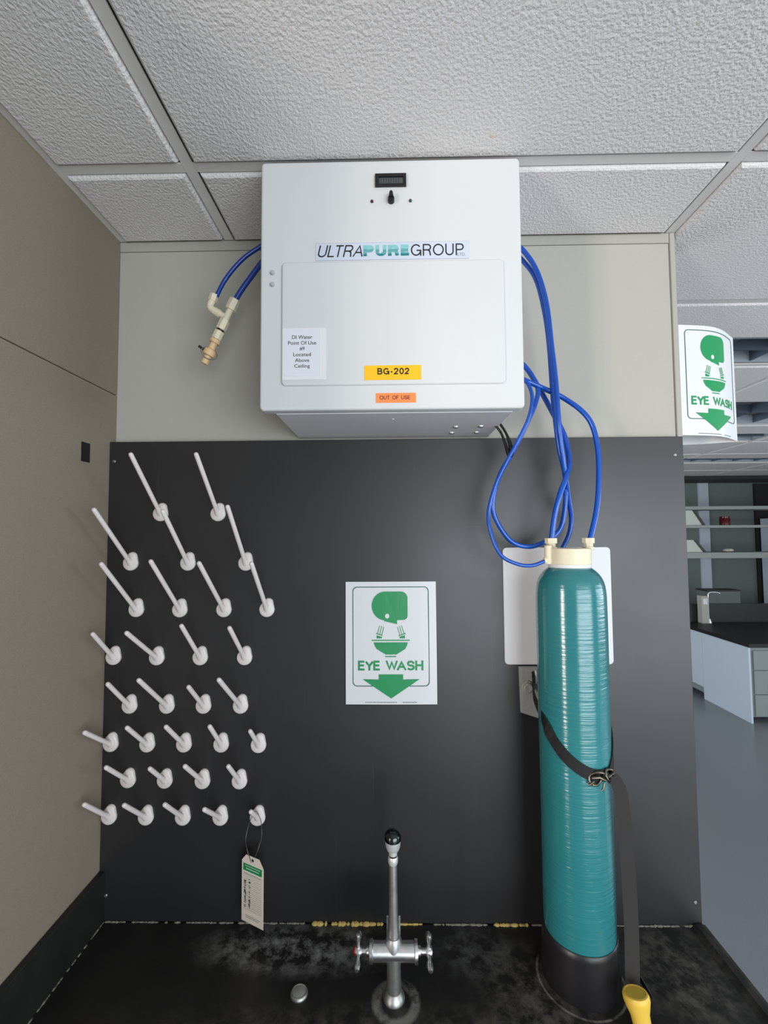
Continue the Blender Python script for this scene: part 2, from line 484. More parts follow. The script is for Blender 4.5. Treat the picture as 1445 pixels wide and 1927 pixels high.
def text_bm(body, x0, x1, z0, z1, y, shear=0.0, bold=0.0, depth=0.0003):
    cu = bpy.data.curves.new('lettering', 'FONT')
    cu.body = body; cu.size = 1.0; cu.shear = shear; cu.offset = bold; cu.resolution_u = 4
    cu.fill_mode = 'BOTH'; cu.extrude = 0.02; cu.align_x = 'LEFT'
    o = bpy.data.objects.new('lettering_curve', cu); C.objects.link(o)
    dg = bpy.context.evaluated_depsgraph_get()
    me = bpy.data.meshes.new_from_object(o.evaluated_get(dg))
    bm = NB(); bm.from_mesh(me)
    bpy.data.objects.remove(o); bpy.data.curves.remove(cu); bpy.data.meshes.remove(me)
    xs = [v.co.x for v in bm.verts]; ys = [v.co.y for v in bm.verts]; zs = [v.co.z for v in bm.verts]
    ax, bx, ay, by = min(xs), max(xs), min(ys), max(ys); az, bz = min(zs), max(zs)
    for v in bm.verts:
        px, py, pz = v.co
        v.co = (x0 + (px - ax) / (bx - ax) * (x1 - x0), y - (pz - az) / (bz - az) * depth, z0 + (py - ay) / (by - ay) * (z1 - z0))
    return bm

# ------------------------------------------------------------------ levels
ZC = 2.708      # ceiling tile face
ZK = 0.958      # counter top
YP = -0.027     # face of the black panel
XL = -0.735     # left wall face
XE = 0.762      # free end of the partition

# ------------------------------------------------------------------ floor
structure(mesh_obj('floor', box(NB(), -4.2, 7.2, -4.2, 6.2, -0.1, 0.0), 'floor_vinyl'), 'grey blue vinyl floor')

# ------------------------------------------------------------------ ceiling: deck, grid and tiles
ceil = structure(mesh_obj('ceiling', box(NB(), -4.2, 7.2, -4.2, 6.2, 2.78, 2.9), 'deck'), 'suspended ceiling of textured white tiles')
XG = [-0.436, 0.752, 1.958, 3.175, 4.392, 5.61]
YG = [-4.13] + [-0.243 - 0.61 * k for k in range(6, -1, -1)] + [0.367 + 0.61 * k for k in range(9)] + [5.86]
TILE_CACHE = {}
def tile(x0, x1, y0, y1, ins=0.019):
    w, d = x1 - x0 - 2 * ins, y1 - y0 - 2 * ins
    if w < 0.05 or d < 0.05: return
    key = (round(w, 3), round(d, 3))
    if key not in TILE_CACHE:
        bm = NB()
        a, b = w / 2, d / 2
        top = [bm.verts.new((sx * (a + 0.012), sy * (b + 0.012), 0.024)) for sx, sy in ((-1, -1), (1, -1), (1, 1), (-1, 1))]
        st = [bm.verts.new((sx * (a + 0.002), sy * (b + 0.002), 0.006)) for sx, sy in ((-1, -1), (1, -1), (1, 1), (-1, 1))]
        sd = [bm.verts.new((sx * a, sy * b, 0.0025)) for sx, sy in ((-1, -1), (1, -1), (1, 1), (-1, 1))]
        fc = [bm.verts.new((sx * (a - 0.004), sy * (b - 0.004), 0.0)) for sx, sy in ((-1, -1), (1, -1), (1, 1), (-1, 1))]
        for A, B in ((top, st), (st, sd), (sd, fc)):
            for k in range(4): bm.faces.new((A[k], A[(k + 1) % 4], B[(k + 1) % 4], B[k]))
        bm.faces.new(fc); bm.faces.new(top)
        bmesh.ops.recalc_face_normals(bm, faces=bm.faces[:])
        me = bpy.data.meshes.new('ceiling_tile'); bm.to_mesh(me); bm.free(); me.materials.append(M['ceiling_tile'])
        TILE_CACHE[key] = me
    o = bpy.data.objects.new('ceiling_tile', TILE_CACHE[key]); link(o, ceil)
    o.location = ((x0 + x1) / 2, (y0 + y1) / 2, ZC + random.uniform(0, 0.001))

def tee(x0, x1, y0, y1, z=ZC + 0.006):
    bm = NB(); box(bm, x0, x1, y0, y1, z, z + 0.003)
    if x1 - x0 > y1 - y0: cy = (y0 + y1) / 2; box(bm, x0, x1, cy - 0.002, cy + 0.002, z + 0.003, z + 0.035)
    else: cx = (x0 + x1) / 2; box(bm, cx - 0.002, cx + 0.002, y0, y1, z + 0.003, z + 0.035)
    part('tee_bar', bm, 'grid_metal', ceil)

FIX = {(0.367, 0): 'half', (1.587, 1): 'full', (2.197, 1): 'half', (3.417, 2): 'half'}
def troffer(x0, x1, y0, y1, label):
    r = empty('ceiling_light', label, 'ceiling light', 'unlit ceiling lights', ((x0 + x1) / 2, (y0 + y1) / 2, ZC + 0.015))
    bm = NB(); z0, z1 = ZC + 0.012, ZC + 0.085; t = 0.012
    box(bm, x0, x1, y0, y0 + t, z0, z1); box(bm, x0, x1, y1 - t, y1, z0, z1); box(bm, x0, x0 + t, y0 + t, y1 - t, z0, z1); box(bm, x1 - t, x1, y0 + t, y1 - t, z0, z1)
    part('housing', bm, 'fixture', r)
    part('reflector', box(NB(), x0 + t, x1 - t, y0 + t, y1 - t, z1 - 0.006, z1), 'black_plastic', r)
    n = 5
    for k in range(1, n):
        x = x0 + (x1 - x0) * k / n
        part('louver_blade', box(NB(), x - 0.004, x + 0.004, y0 + t, y1 - t, z0 + 0.004, z1 - 0.012), 'louver', r)
    ym = (y0 + y1) / 2
    part('louver_blade', box(NB(), x0 + t, x1 - t, ym - 0.004, ym + 0.004, z0 + 0.004, z1 - 0.012), 'louver', r)

FIXLAB = {(0.367, 0): 'nearest dark unlit louvred ceiling light, beside the top of the projecting sign',
          (1.587, 1): 'wide dark louvred ceiling light in the second row, right of the projecting sign',
          (2.197, 1): 'narrow dark louvred ceiling light beside the lower tip of the projecting sign',
          (3.417, 2): 'farthest dark louvred ceiling light, below the projecting sign'}
# bay in front of the partition
xs_near = [XL + 0.0, XG[0], XG[1], XG[2], XG[3]]
for i in range(4):
    for j in range(len(YG) - 1):
        y0, y1 = YG[j], YG[j + 1]
        if y1 < -2.2: continue
        if y0 < 0 and i < 2:
            tile(xs_near[i], xs_near[i + 1], y0, min(y1, 0.012))
        elif i >= 2 and y0 < 0:
            tile(xs_near[i], xs_near[i + 1], y0, y1)
for i in range(1, 5):
    for j in range(len(YG) - 1):
        y0, y1 = YG[j], YG[j + 1]
        if y0 < 0: continue
        x0, x1 = XG[i], XG[i + 1]
        k = (round(y0, 3), i - 1)
        if k in FIX:
            if FIX[k] == 'half':
                tile(x0, x1, y0, y0 + 0.31); troffer(x0 + 0.013, x1 - 0.013, y0 + 0.315, y1 - 0.013, FIXLAB[k])
            else:
                troffer(x0 + 0.013, x1 - 0.013, y0 + 0.013, y1 - 0.013, FIXLAB[k])
        else:
            tile(x0, x1, y0, y1)
for x in (XG[0],): tee(x - 0.012, x + 0.012, -2.2, -0.001)
for x in XG[1:5]: tee(x - 0.012, x + 0.012, -2.2, 5.86)
for y in YG:
    if y < -2.2 or y > 5.8: continue
    if y < 0:
        tee(XL + 0.0195, XG[0] - 0.0125, y - 0.012, y + 0.012); tee(XG[0] + 0.0125, XG[1] - 0.0125, y - 0.012, y + 0.012)
        tee(XG[1] + 0.0125, XG[2] - 0.0125, y - 0.012, y + 0.012)
    else:
        for i in range(1, 5): tee(XG[i] + 0.0125, XG[i + 1] - 0.0125, y - 0.012, y + 0.012)
bm = NB()
for x, y, r in ((0.206, -0.312, 0.0035), (0.211, -0.309, 0.0022), (0.203, -0.318, 0.0018)):
    bmesh.ops.create_icosphere(bm, subdivisions=1, radius=r, matrix=Matrix.Translation((x, y, ZC + 0.0005)) @ Matrix.Diagonal((1, 1, 0.35, 1)))
part('tile_blemish', bm, 'tan_plastic', ceil)
part('wall_angle', box(NB(), XL, XL + 0.019, -1.0, 0.0, ZC + 0.006, ZC + 0.009), 'grid_metal', ceil)

# ------------------------------------------------------------------ walls
wb = structure(mesh_obj('wall_back', box(NB(), -1.1, XE - 0.012, 0.004, 0.13, 0.0, ZC + 0.02), 'partition'), 'grey beige partition wall behind the white unit')
part('top_rail', box(NB(), XL, XE - 0.014, 0.0, 0.004, ZC - 0.022, ZC + 0.004), 'partition_trim', wb)
part('end_stile', box(NB(), XE - 0.013, XE, -0.003, 0.133, 0.0, ZC + 0.004, 0.002), 'partition_trim', wb)
part('wall_sheet', box(NB(), XL, XE - 0.016, 0.001, 0.004, 2.16, ZC - 0.024), 'partition', wb)

wl = structure(mesh_obj('wall_left', box(NB(), XL - 0.30, XL - 0.014, -1.0, 0.0, 0.0, ZC + 0.02), 'left_wall'), 'beige textured side wall at left')
part('wall_sheet', box(NB(), XL - 0.014, XL, -1.0, 0.0, 2.289, ZC + 0.008, 0.0012, 1), 'left_wall', wl)
def lower_sheet():
    bm = NB()
    # lower sheet with a rectangular knock-out hole
    y0, y1, z0, z1 = -0.133, -0.102, 2.090, 2.137
    for a, b, c, d in ((-1.0, y0, 0.0, 2.286), (y1, 0.0, 0.0, 2.286), (y0, y1, 0.0, z0), (y0, y1, z1, 2.286)):
        box(bm, XL - 0.014, XL, a, b, c, d)
    return bm
part('wall_sheet', lower_sheet(), 'left_wall', wl)
part('knockout_shade_fill', box(NB(), XL - 0.0138, XL + 0.0006, -0.1328, -0.1022, 2.0902, 2.1368), 'hole_shade', wl)  # solid black block fills the hole, its shade put into the colour

structure(mesh_obj('wall_far', box(NB(), -4.2, 7.2, 5.86, 6.1, 0.0, 2.80), 'far_wall'), 'grey green far wall of the laboratory')
wr = NB()
for a, b, c, d in ((-4.2, 6.1, 0, 0.9), (-4.2, 6.1, 2.5, 2.8), (-4.2, -2.7, 0.9, 2.5), (1.5, 6.1, 0.9, 2.5)): box(wr, 7.0, 7.2, a, b, c, d)
structure(mesh_obj('wall_right', wr, 'rear_wall'))
wf = NB()
for a, b, c, d in ((-4.2, 7.0, 0, 0.3), (-4.2, 7.0, 2.5, 2.8), (-3.67, -3.57, 0.3, 2.5), (-3.1, 0.35, 0.3, 2.5), (4.45, 7.0, 0.3, 2.5)): box(wf, a, b, -4.2, -4.0, c, d)
structure(mesh_obj('wall_front', wf, 'rear_wall'))

# ------------------------------------------------------------------ black panel behind the pegs
pn = empty('splash_panel', 'large black panel on the wall carrying the white pegs and eye wash sign', 'wall panel', loc=(0, -0.01, ZK))
bm = NB(); prism_xz(bm, [(XL + 0.001, ZK + 0.0005), (0.747, ZK + 0.0005), (0.747, 2.157), (XL + 0.001, 2.157)], YP, 0.0, 0.0015, 1)
part('sheet', bm, 'black_panel', pn)
for x, z in ((-0.721, 2.106), (0.725, 2.109), (0.731, 1.013), (-0.716, 1.02)):
    bm = NB(); revolve(bm, (x, YP, z), (0, -1, 0), [(-0.001, 0.0042), (0.001, 0.0042), (0.0022, 0.0028), (0.0022, 0.0009), (0.0012, 0.0)], 12)
    part('screw', bm, 'screw', pn, 40)

# ------------------------------------------------------------------ counter
ct = empty('sink_counter', 'black stained resin counter with raised rim below the panel', 'counter', loc=(0, -0.35, 0))
bm = NB(); box(bm, XL + 0.002, 0.752, -0.74, YP - 0.0005, ZK - 0.035, ZK, 0.002, 1); part('worktop', bm, 'black_resin', ct)
bm = NB(); box(bm, XL + 0.0005, XL + 0.016, -0.74, YP - 0.001, ZK, 1.077, 0.001, 1); part('side_splash', bm, 'black_resin', ct)
bm = NB()
prf = [(0.712, ZK), (0.722, ZK + 0.004), (0.728, ZK + 0.008), (0.742, ZK + 0.008), (0.751, ZK + 0.005), (0.752, ZK - 0.001), (0.712, ZK - 0.001)]
A = [bm.verts.new((x, -0.74, z)) for x, z in prf]; B = [bm.verts.new((x, YP - 0.003, z)) for x, z in prf]
bm.faces.new(A); bm.faces.new(B[::-1])
for k in range(len(prf)): bm.faces.new((A[k], B[k], B[(k + 1) % len(prf)], A[(k + 1) % len(prf)]))
part('rim', bm, 'black_resin', ct)
bm = NB(); box(bm, XL + 0.02, 0.735, -0.72, -0.01, 0.0, ZK - 0.036); part('base_cabinet', bm, 'bench_grey', ct)
# caulk bead along the seam, uneven
def caulk(xa, xb, dens, ra, rb, name, m, seed):
    rnd = random.Random(seed); bm = NB(); x = xa
    while x < xb:
        L = rnd.uniform(0.006, 0.02)
        if rnd.random() < dens:
            r = rnd.uniform(ra, rb)
            mtx = Matrix.Translation((x, YP - 0.001 - r * 0.5, ZK + r * 0.35)) @ Matrix.Diagonal((L / r * 0.55, 1.0, 0.8, 1))
            bmesh.ops.create_icosphere(bm, subdivisions=2, radius=r, matrix=mtx)
        x += L * 0.8
    for v in bm.verts: v.co += Vector((rnd.uniform(-1, 1), rnd.uniform(-1, 1), rnd.uniform(-1, 1))) * 0.0006
    o = part(name, bm, m, ct, 60); return o
caulk(XL + 0.02, -0.22, 0.8, 0.0015, 0.0030, 'caulk_bead', 'caulk', 1)
caulk(0.10, 0.735, 0.85, 0.0018, 0.0036, 'caulk_bead', 'caulk', 3)
o = caulk(-0.195, -0.03, 0.75, 0.004, 0.0065, 'yellow_residue', 'residue', 5); o['label'] = 'crumbly yellow residue along the seam'; o['kind'] = 'stuff'
o = caulk(0.0, 0.07, 0.6, 0.002, 0.004, 'yellow_residue', 'residue', 9); o['kind'] = 'stuff'
o = caulk(0.25, 0.325, 0.95, 0.0035, 0.005, 'yellow_residue', 'residue', 12); o['kind'] = 'stuff'
def side_caulk():
    rnd = random.Random(4); bm = NB(); y = YP - 0.006
    while y > -0.26:
        r = rnd.uniform(0.0012, 0.003)
        if rnd.random() < 0.55 or y > -0.06:
            bmesh.ops.create_icosphere(bm, subdivisions=1, radius=r, matrix=Matrix.Translation((XL + 0.017, y, ZK + 0.001)) @ Matrix.Diagonal((0.8, 2.6, 0.8, 1)))
        y -= 0.007
    part('caulk_bead', bm, 'caulk', ct, 60)
side_caulk()

# ------------------------------------------------------------------ white water unit
wu = empty('water_unit', 'white wall-mounted water purification unit with display and labels under the ceiling', 'water purifier', loc=(0, -0.135, 2.165))
XB0, XB1 = -0.243, 0.257
bm = NB(); box(bm, XB0, XB1, -0.246, -0.001, 2.166, 2.690, 0.002, 1); body = part('body', bm, 'white_underside', wu)
for x, y in ((0.155, -0.118), (0.214, -0.121), (0.153, -0.055), (0.215, -0.058)):
    bm = NB(); revolve(bm, (x, y, 2.166), (0, 0, -1), [(-0.001, 0.0068), (0.001, 0.0068), (0.0035, 0.005), (0.0042, 0.002), (0.0042, 0.0)], 14); part('screw', bm, 'chrome', wu, 40)
bm = NB(); revolve(bm, (0.005, -0.194, 2.166), (0, 0, -1), [(-0.001, 0.003), (0.001, 0.003), (0.0015, 0.0)], 10); part('screw', bm, 'white_plastic', wu, 40)
YF = -0.270
bm = NB(); slab(bm, -0.2705, 0.2745, 2.167, 2.700, 0.009, YF, -0.246, 0.005); cover = part('front_cover', bm, 'white_paint', wu, 50)
# raised door
bm = NB(); slab(bm, -0.225, 0.236, 2.217, 2.479, 0.010, YF - 0.005, YF + 0.002, 0.004); door = part('access_door', bm, 'white_paint', wu, 50)
for z in (2.458, 2.433):
    bm = NB(); revolve(bm, (-0.2445, YF, z), (0, -1, 0), [(-0.001, 0.0048), (0.003, 0.0048), (0.005, 0.0035), (0.0055, 0.0)], 14); part('button', bm, 'button_grey', wu, 45)
# display
dp = NB()
x0, x1, z0, z1 = -0.029, 0.036, 2.6395, 2.6665
for a, b, c, d in ((x0, x1, z1 - 0.007, z1), (x0, x1, z0, z0 + 0.005), (x0, x0 + 0.008, z0 + 0.005, z1 - 0.007), (x1 - 0.006, x1, z0 + 0.005, z1 - 0.007)):
    box(dp, a, b, YF - 0.005, YF + 0.001, c, d)
disp = part('display_bezel', dp, 'black_plastic', wu); disp['label'] = 'black display bezel'
part('screen', box(NB(), x0 + 0.006, x1 - 0.004, YF - 0.002, YF + 0.001, z0 + 0.003, z1 - 0.005), 'lcd', disp)
bm = NB()
for k in range(8): box(bm, x0 + 0.012 + k * 0.0052, x0 + 0.0135 + k * 0.0052, YF - 0.0023, YF - 0.0019, z0 + 0.0085, z1 - 0.0095)
part('screen_segments', bm, 'lcd_digit', disp)
# knob and indicator lamps
bm = NB(); revolve(bm, (0.0042, YF, 2.609), (0, -1, 0), [(-0.001, 0.0068), (0.010, 0.0068), (0.012, 0.0055), (0.012, 0.0)], 20)
part('switch_knob', bm, 'black_plastic', wu, 40)
kn = bm = NB(); prism_xz(bm, [(-0.0005, 2.610), (0.0089, 2.610), (0.0077, 2.6195), (0.0057, 2.6225), (0.0027, 2.6225), (0.0007, 2.6195)], YF - 0.015, YF - 0.002, 0.001, 1)
part('switch_lever', bm, 'black_plastic', wu)
for x, m in ((-0.036, 'led_red'), (0.0445, 'led_green')):
    bm = NB(); revolve(bm, (x, YF, 2.609), (0, -1, 0), [(-0.001, 0.0032), (0.002, 0.0032), (0.004, 0.002), (0.0046, 0.0)], 14); part('indicator_lamp', bm, m, wu, 50)
# name plate
npz0, npz1 = 2.4825, 2.520
bm = NB(); box(bm, -0.154, 0.165, YF - 0.0012, YF + 0.0005, npz0, npz1); npl = part('nameplate', bm, 'label_blue_white', wu); npl['label'] = 'blue tinted white brand strip'
bm = NB()
for a, b, c, d in ((-0.154, 0.165, npz0, npz0 + 0.0008), (-0.154, 0.165, npz1 - 0.0008, npz1)): box(bm, a, b, YF - 0.0015, YF - 0.001, c, d)
part('border_line', bm, 'far_strip', npl)
YN = YF - 0.0013
part('lettering', letters('ULTRA', -0.1495, -0.0560, 2.4895, 2.5150, YN, 0.054, 0.24, 0.24), 'ink', npl)
part('lettering', letters('PURE', -0.0545, 0.0405, 2.4905, 2.5140, YN, 0.150, 0.44), 'ink_teal', npl)
bm = NB(); prism_xz(bm, [(-0.0195, 2.5005), (-0.0215, 2.4985), (-0.0205, 2.496), (-0.0180, 2.496), (-0.0172, 2.499), (-0.0185, 2.503), (-0.0178, 2.511), (-0.0185, 2.511)], YN - 0.0006, YN - 0.0002); part('drop_mark', bm, 'label_white', npl)
part('lettering', letters('GROUP', 0.0445, 0.1545, 2.4895, 2.5145, YN, 0.054, 0.24), 'ink', npl)
part('lettering', text_bm('LTD.', 0.1415, 0.1580, 2.4880, 2.4945, YN, bold=-0.01), 'ink_grey', npl)
# printed paper label in clear sleeve
YD = YF - 0.005
bm = NB(); prism_xz(bm, rrect(-0.222, -0.132, 2.229, 2.337, 0.003), YD - 0.0008, YD + 0.0002); sl = part('label_sleeve', bm, 'white_plastic', wu)
bm = NB(); box(bm, -0.220, -0.1430, YD - 0.0014, YD - 0.0007, 2.2365, 2.3345); pl = part('paper_label', bm, 'label_white', wu); pl['label'] = 'small white printed paper label'
cx = -0.181
for k, (tx, w) in enumerate((('DI Water', 0.042), ('Point Of Use', 0.058), ('#9', 0.010), ('Located', 0.036), ('Above', 0.029), ('Ceiling', 0.032))):
    zt = 2.3215 - k * 0.0121
    dz = -0.0019 if tx in ('Ceiling',) else 0.0
    part('lettering', text_bm(tx, cx - w / 2, cx + w / 2, zt - 0.0076 + dz, zt, YD - 0.0014, bold=0.002), 'ink', pl)
bm = NB(); box(bm, -0.053, 0.063, YD - 0.0010, YD + 0.0003, 2.2265, 2.2565); yl = part('yellow_label', bm, 'label_yellow', wu)
part('lettering', letters('BG-202', -0.0265, 0.0385, 2.2375, 2.2510, YD - 0.0010, 0.095, 0.33), 'ink', yl)
bm = NB(); box(bm, -0.030, 0.052, YF - 0.0012, YF + 0.0003, 2.1805, 2.2005); ol = part('orange_label', bm, 'label_orange', wu)
part('lettering', letters('OUT OF USE', -0.0225, 0.0400, 2.1870, 2.1950, YF - 0.0012, 0.075, 0.26), 'ink', ol)

# ------------------------------------------------------------------ eye wash signs
SW, SH = 0.2286, 0.3048
def U(x): return (x - 145) / 1155 * SW
def V(y): return (1676 - y) / 1568 * SH
def arc(cx, cy, rx, ry, a0, a1, n=10):
    return [(cx + rx * cos(radians(a0 + (a1 - a0) * k / n)), cy - ry * sin(radians(a0 + (a1 - a0) * k / n))) for k in range(n + 1)]
def art():
    head = arc(850, 320, 86, 86, 90, 0, 6) + arc(880, 545, 56, 56, 0, -90, 6) + [(800, 602), (802, 655), (640, 616)] + arc(650, 420, 172, 185, 265, 90, 22)
    head = [(min(x, 936), y) for x, y in head]
    out = [('head_symbol', [head], 0), ('bowl_symbol', [[(500, 886), (936, 886), (925, 925), (902, 970), (788, 1040), (652, 1040), (540, 970), (515, 930)],
           [(476, 853), (962, 853), (962, 866), (476, 866)], [(648, 1059), (786, 1059), (786, 1072), (648, 1072)]], 0),
           ('arrow_symbol', [[(565, 1293), (872, 1293), (872, 1358), (1078, 1354), (720, 1598), (360, 1354), (565, 1358)]], 0.00004),
           ('spray_symbol', [[(540, 795), (608, 815), (605, 835), (540, 835)], [(900, 795), (832, 815), (832, 835), (900, 835)],
            [(535, 765), (615, 790), (612, 802), (532, 777)], [(908, 765), (820, 795), (824, 807), (912, 777)]] +
            [[(x0, 672 + d), (x0 + 8, 672 + d), (x1 + 8, 768 + d), (x1, 768 + d)] for x0, x1, d in ((576, 548, 0), (602, 576, 8), (628, 604, 16))] +
            [[(x0, 672 + d), (x0 + 8, 672 + d), (x1 + 8, 768 + d), (x1, 768 + d)] for x0, x1, d in ((854, 882, 0), (828, 854, 8), (802, 828, 16))], 0)]
    return out
def to2d(pts): return [(U(x), V(y)) for x, y in pts]

def flat_mesh(polys, y=0.0, t=0.0004):
    bm = NB()
    for p in polys: prism_xz(bm, p, -t, 0.0)
    return bm
def ring_mesh(o, i, t=0.0004):
    bm = NB(); n = len(o)
    L = [[bm.verts.new((x, yy, z)) for x, z in pp] for yy in (0, -t) for pp in (o, i)]
    o0, i0, o1, i1 = L
    for k in range(n):
        k2 = (k + 1) % n
        bm.faces.new((o1[k], o1[k2], i1[k2], i1[k])); bm.faces.new((o0[k], i0[k], i0[k2], o0[k2]))
        bm.faces.new((o0[k], o0[k2], o1[k2], o1[k])); bm.faces.new((i0[k], i1[k], i1[k2], i0[k2]))
    return bm
def slice_u(bm, step=0.008):
    bm.normal_update()
    bmesh.ops.triangulate(bm, faces=bm.faces[:])
    u = step
    while u < SW:
        bmesh.ops.bisect_plane(bm, geom=bm.verts[:] + bm.edges[:] + bm.faces[:], plane_co=(u, 0, 0), plane_no=(1, 0, 0)); u += step
    return bm

def build_sign(root, sheet, mp):
    """print of the sign; mp maps (u, lift, v) on the sheet to world"""
    def put(name, bm, m, lift=0.0):
        slice_u(bm)
        for v in bm.verts: v.co = mp(v.co.x, v.co.y - 0.0006 - lift, v.co.z)
        part(name, bm, m, sheet)
    o = to2d([(x, y) for x, y in [(p[0], p[1]) for p in rrect(233, 1207, 172, 1446, 58)]])
    i = to2d([(x, y) for x, y in [(p[0], p[1]) for p in rrect(243, 1197, 182, 1436, 50)]])
    put('border_line', ring_mesh(o, i), 'sign_line')
    for nm, polys, lift in art():
        for p in polys: put(nm, flat_mesh([to2d(p)]), 'sign_green', lift * 10)
    put('head_dot', flat_mesh([to2d([(675 + 27 * cos(2 * pi * k / 16), 550 + 31 * sin(2 * pi * k / 16)) for k in range(16)])]), 'sign_white', 0.0005)
    bm = letters('EYE WASH', U(302), U(1130), V(1243), V(1118), 0.0, 0.100, 0.25)
    put('lettering', bm, 'sign_line' if False else 'sign_green')
    bm = NB(); rnd = random.Random(3); x = 392
    while x < 1035:
        w = rnd.uniform(5, 20)
        if not (795 < x < 855): prism_xz(bm, to2d([(x, 1643), (x + w, 1643), (x + w, 1652), (x, 1652)]), -0.0003, 0)
        x += w + 5
    put('fine_print', bm, 'ink_grey')

s1 = empty('eye_wash_sign', 'flat white and green eye wash sign fixed on the black panel', 'sign', loc=(-0.003, YP - 0.001, 1.487))
def mp1(u, l, v):
    w = -0.0022 * (sin(u / SW * pi) * 0.5 + 0.6 * sin(v / SH * 5)) - 0.004
    return Vector((-0.1175 + u - 0.0035 * 0, YP + w + l, 1.4865 + v))
bm = NB(); g = {}
nu, nv = 12, 16
for s, off in ((0, 0.0), (1, 0.0012)):
    for i in range(nu + 1):
        for j in range(nv + 1): g[s, i, j] = bm.verts.new(mp1(SW * i / nu, off, SH * j / nv))
def sheet_faces(bm, g, nu, nv):
    for i in range(nu):
        for j in range(nv):
            bm.faces.new((g[0, i, j], g[0, i + 1, j], g[0, i + 1, j + 1], g[0, i, j + 1])); bm.faces.new((g[1, i, j], g[1, i, j + 1], g[1, i + 1, j + 1], g[1, i + 1, j]))
    for i in range(nu):
        bm.faces.new((g[0, i, 0], g[1, i, 0], g[1, i + 1, 0], g[0, i + 1, 0])); bm.faces.new((g[0, i, nv], g[0, i + 1, nv], g[1, i + 1, nv], g[1, i, nv]))
    for j in range(nv):
        bm.faces.new((g[0, 0, j], g[0, 0, j + 1], g[1, 0, j + 1], g[1, 0, j])); bm.faces.new((g[0, nu, j], g[1, nu, j], g[1, nu, j + 1], g[0, nu, j + 1]))
sheet_faces(bm, g, nu, nv)
sh1 = part('sheet', bm, 'sign_white', s1, 60)
build_sign(s1, sh1, mp1)

# projecting sign bent out from the partition end
s2 = empty('projecting_eye_wash_sign', 'curved eye wash sign projecting from the end of the partition', 'sign', loc=(0.86, 0.06, 2.166))
def mp2(u, l, v):
    t = u / SW
    x = 0.764 + 0.209 * t + 0.004 * v / SH * 0
    y = 0.001 + 0.088 * t - 0.022 * sin(pi * t) - 0.010 * sin(pi * t) ** 2 * t
    dx, dy = 0.209, 0.088 - 0.022 * pi * cos(pi * t); L = math.hypot(dx, dy)
    nx, ny = dy / L, -dx / L
    return Vector((x - nx * l, y - ny * l, 2.166 + v * 0.296 / SH))
bm = NB(); g = {}; nu = 24
for s, off in ((0, 0.0), (1, 0.0014)):
    for i in range(nu + 1):
        for j in range(5): g[s, i, j] = bm.verts.new(mp2(SW * i / nu, off, SH * j / 4))
sheet_faces(bm, g, nu, 4)
sh2 = part('front_sheet', bm, 'sign_white', s2, 40)
build_sign(s2, sh2, mp2)
def mpb(t, off, v):
    x = 0.764 + 0.209 * t; y = 0.130 - 0.038 * t + 0.020 * sin(pi * t)
    return Vector((x, y + off, 2.166 + v))
bm = NB(); g = {}
for s, off in ((0, 0.0), (1, 0.0014)):
    for i in range(nu + 1):
        for j in range(5): g[s, i, j] = bm.verts.new(mpb(i / nu, off, 0.296 * j / 4))
sheet_faces(bm, g, nu, 4)
part('back_sheet', bm, 'sign_white', s2, 40)

# ------------------------------------------------------------------ drying pegs
PEGS = [  # rows from the top: base x, base z, length, elevation degrees
 [(-0.595, 1.968, .196), (-0.446, 1.967, .194)],
 [(-0.670, 1.842, .203), (-0.522, 1.841, .189), (-0.373, 1.840, .197)],
 [(-0.653, 1.724, .197), (-0.541, 1.723, .201), (-0.428, 1.723, .205), (-0.318, 1.723, .187)],
 [(-0.709, 1.604, .119), (-0.598, 1.603, .168), (-0.487, 1.603, .152), (-0.374, 1.603, .152)],
 [(-0.665, 1.483, .130), (-0.570, 1.483, .174), (-0.477, 1.483, .121), (-0.383, 1.483, .190)],
 [(-0.711, 1.389, .128), (-0.618, 1.388, .126), (-0.525, 1.388, .131), (-0.431, 1.388, .112), (-0.337, 1.387, .099)],
 [(-0.665, 1.301, .124), (-0.572, 1.300, .104), (-0.477, 1.299, .137), (-0.384, 1.299, .116)],
 [(-0.711, 1.212, .132), (-0.618, 1.211, .133), (-0.525, 1.211, .132), (-0.431, 1.211, .132), (-0.338, 1.211, .079)]]
ANG = [[43.4, 44.2], [41.2, 43.9, 45.9], [41.1, 42.5, 39.9, 43.7], [43, 34.3, 43.7, 41.4], [42.8, 38.9, 41.3, 37.2],
       [35.7, 41.3, 41.5, 45.5, 42.8], [40.3, 42.3, 40.9, 43.7], [41.8, 41.7, 42.4, 38.3, 40.7]]
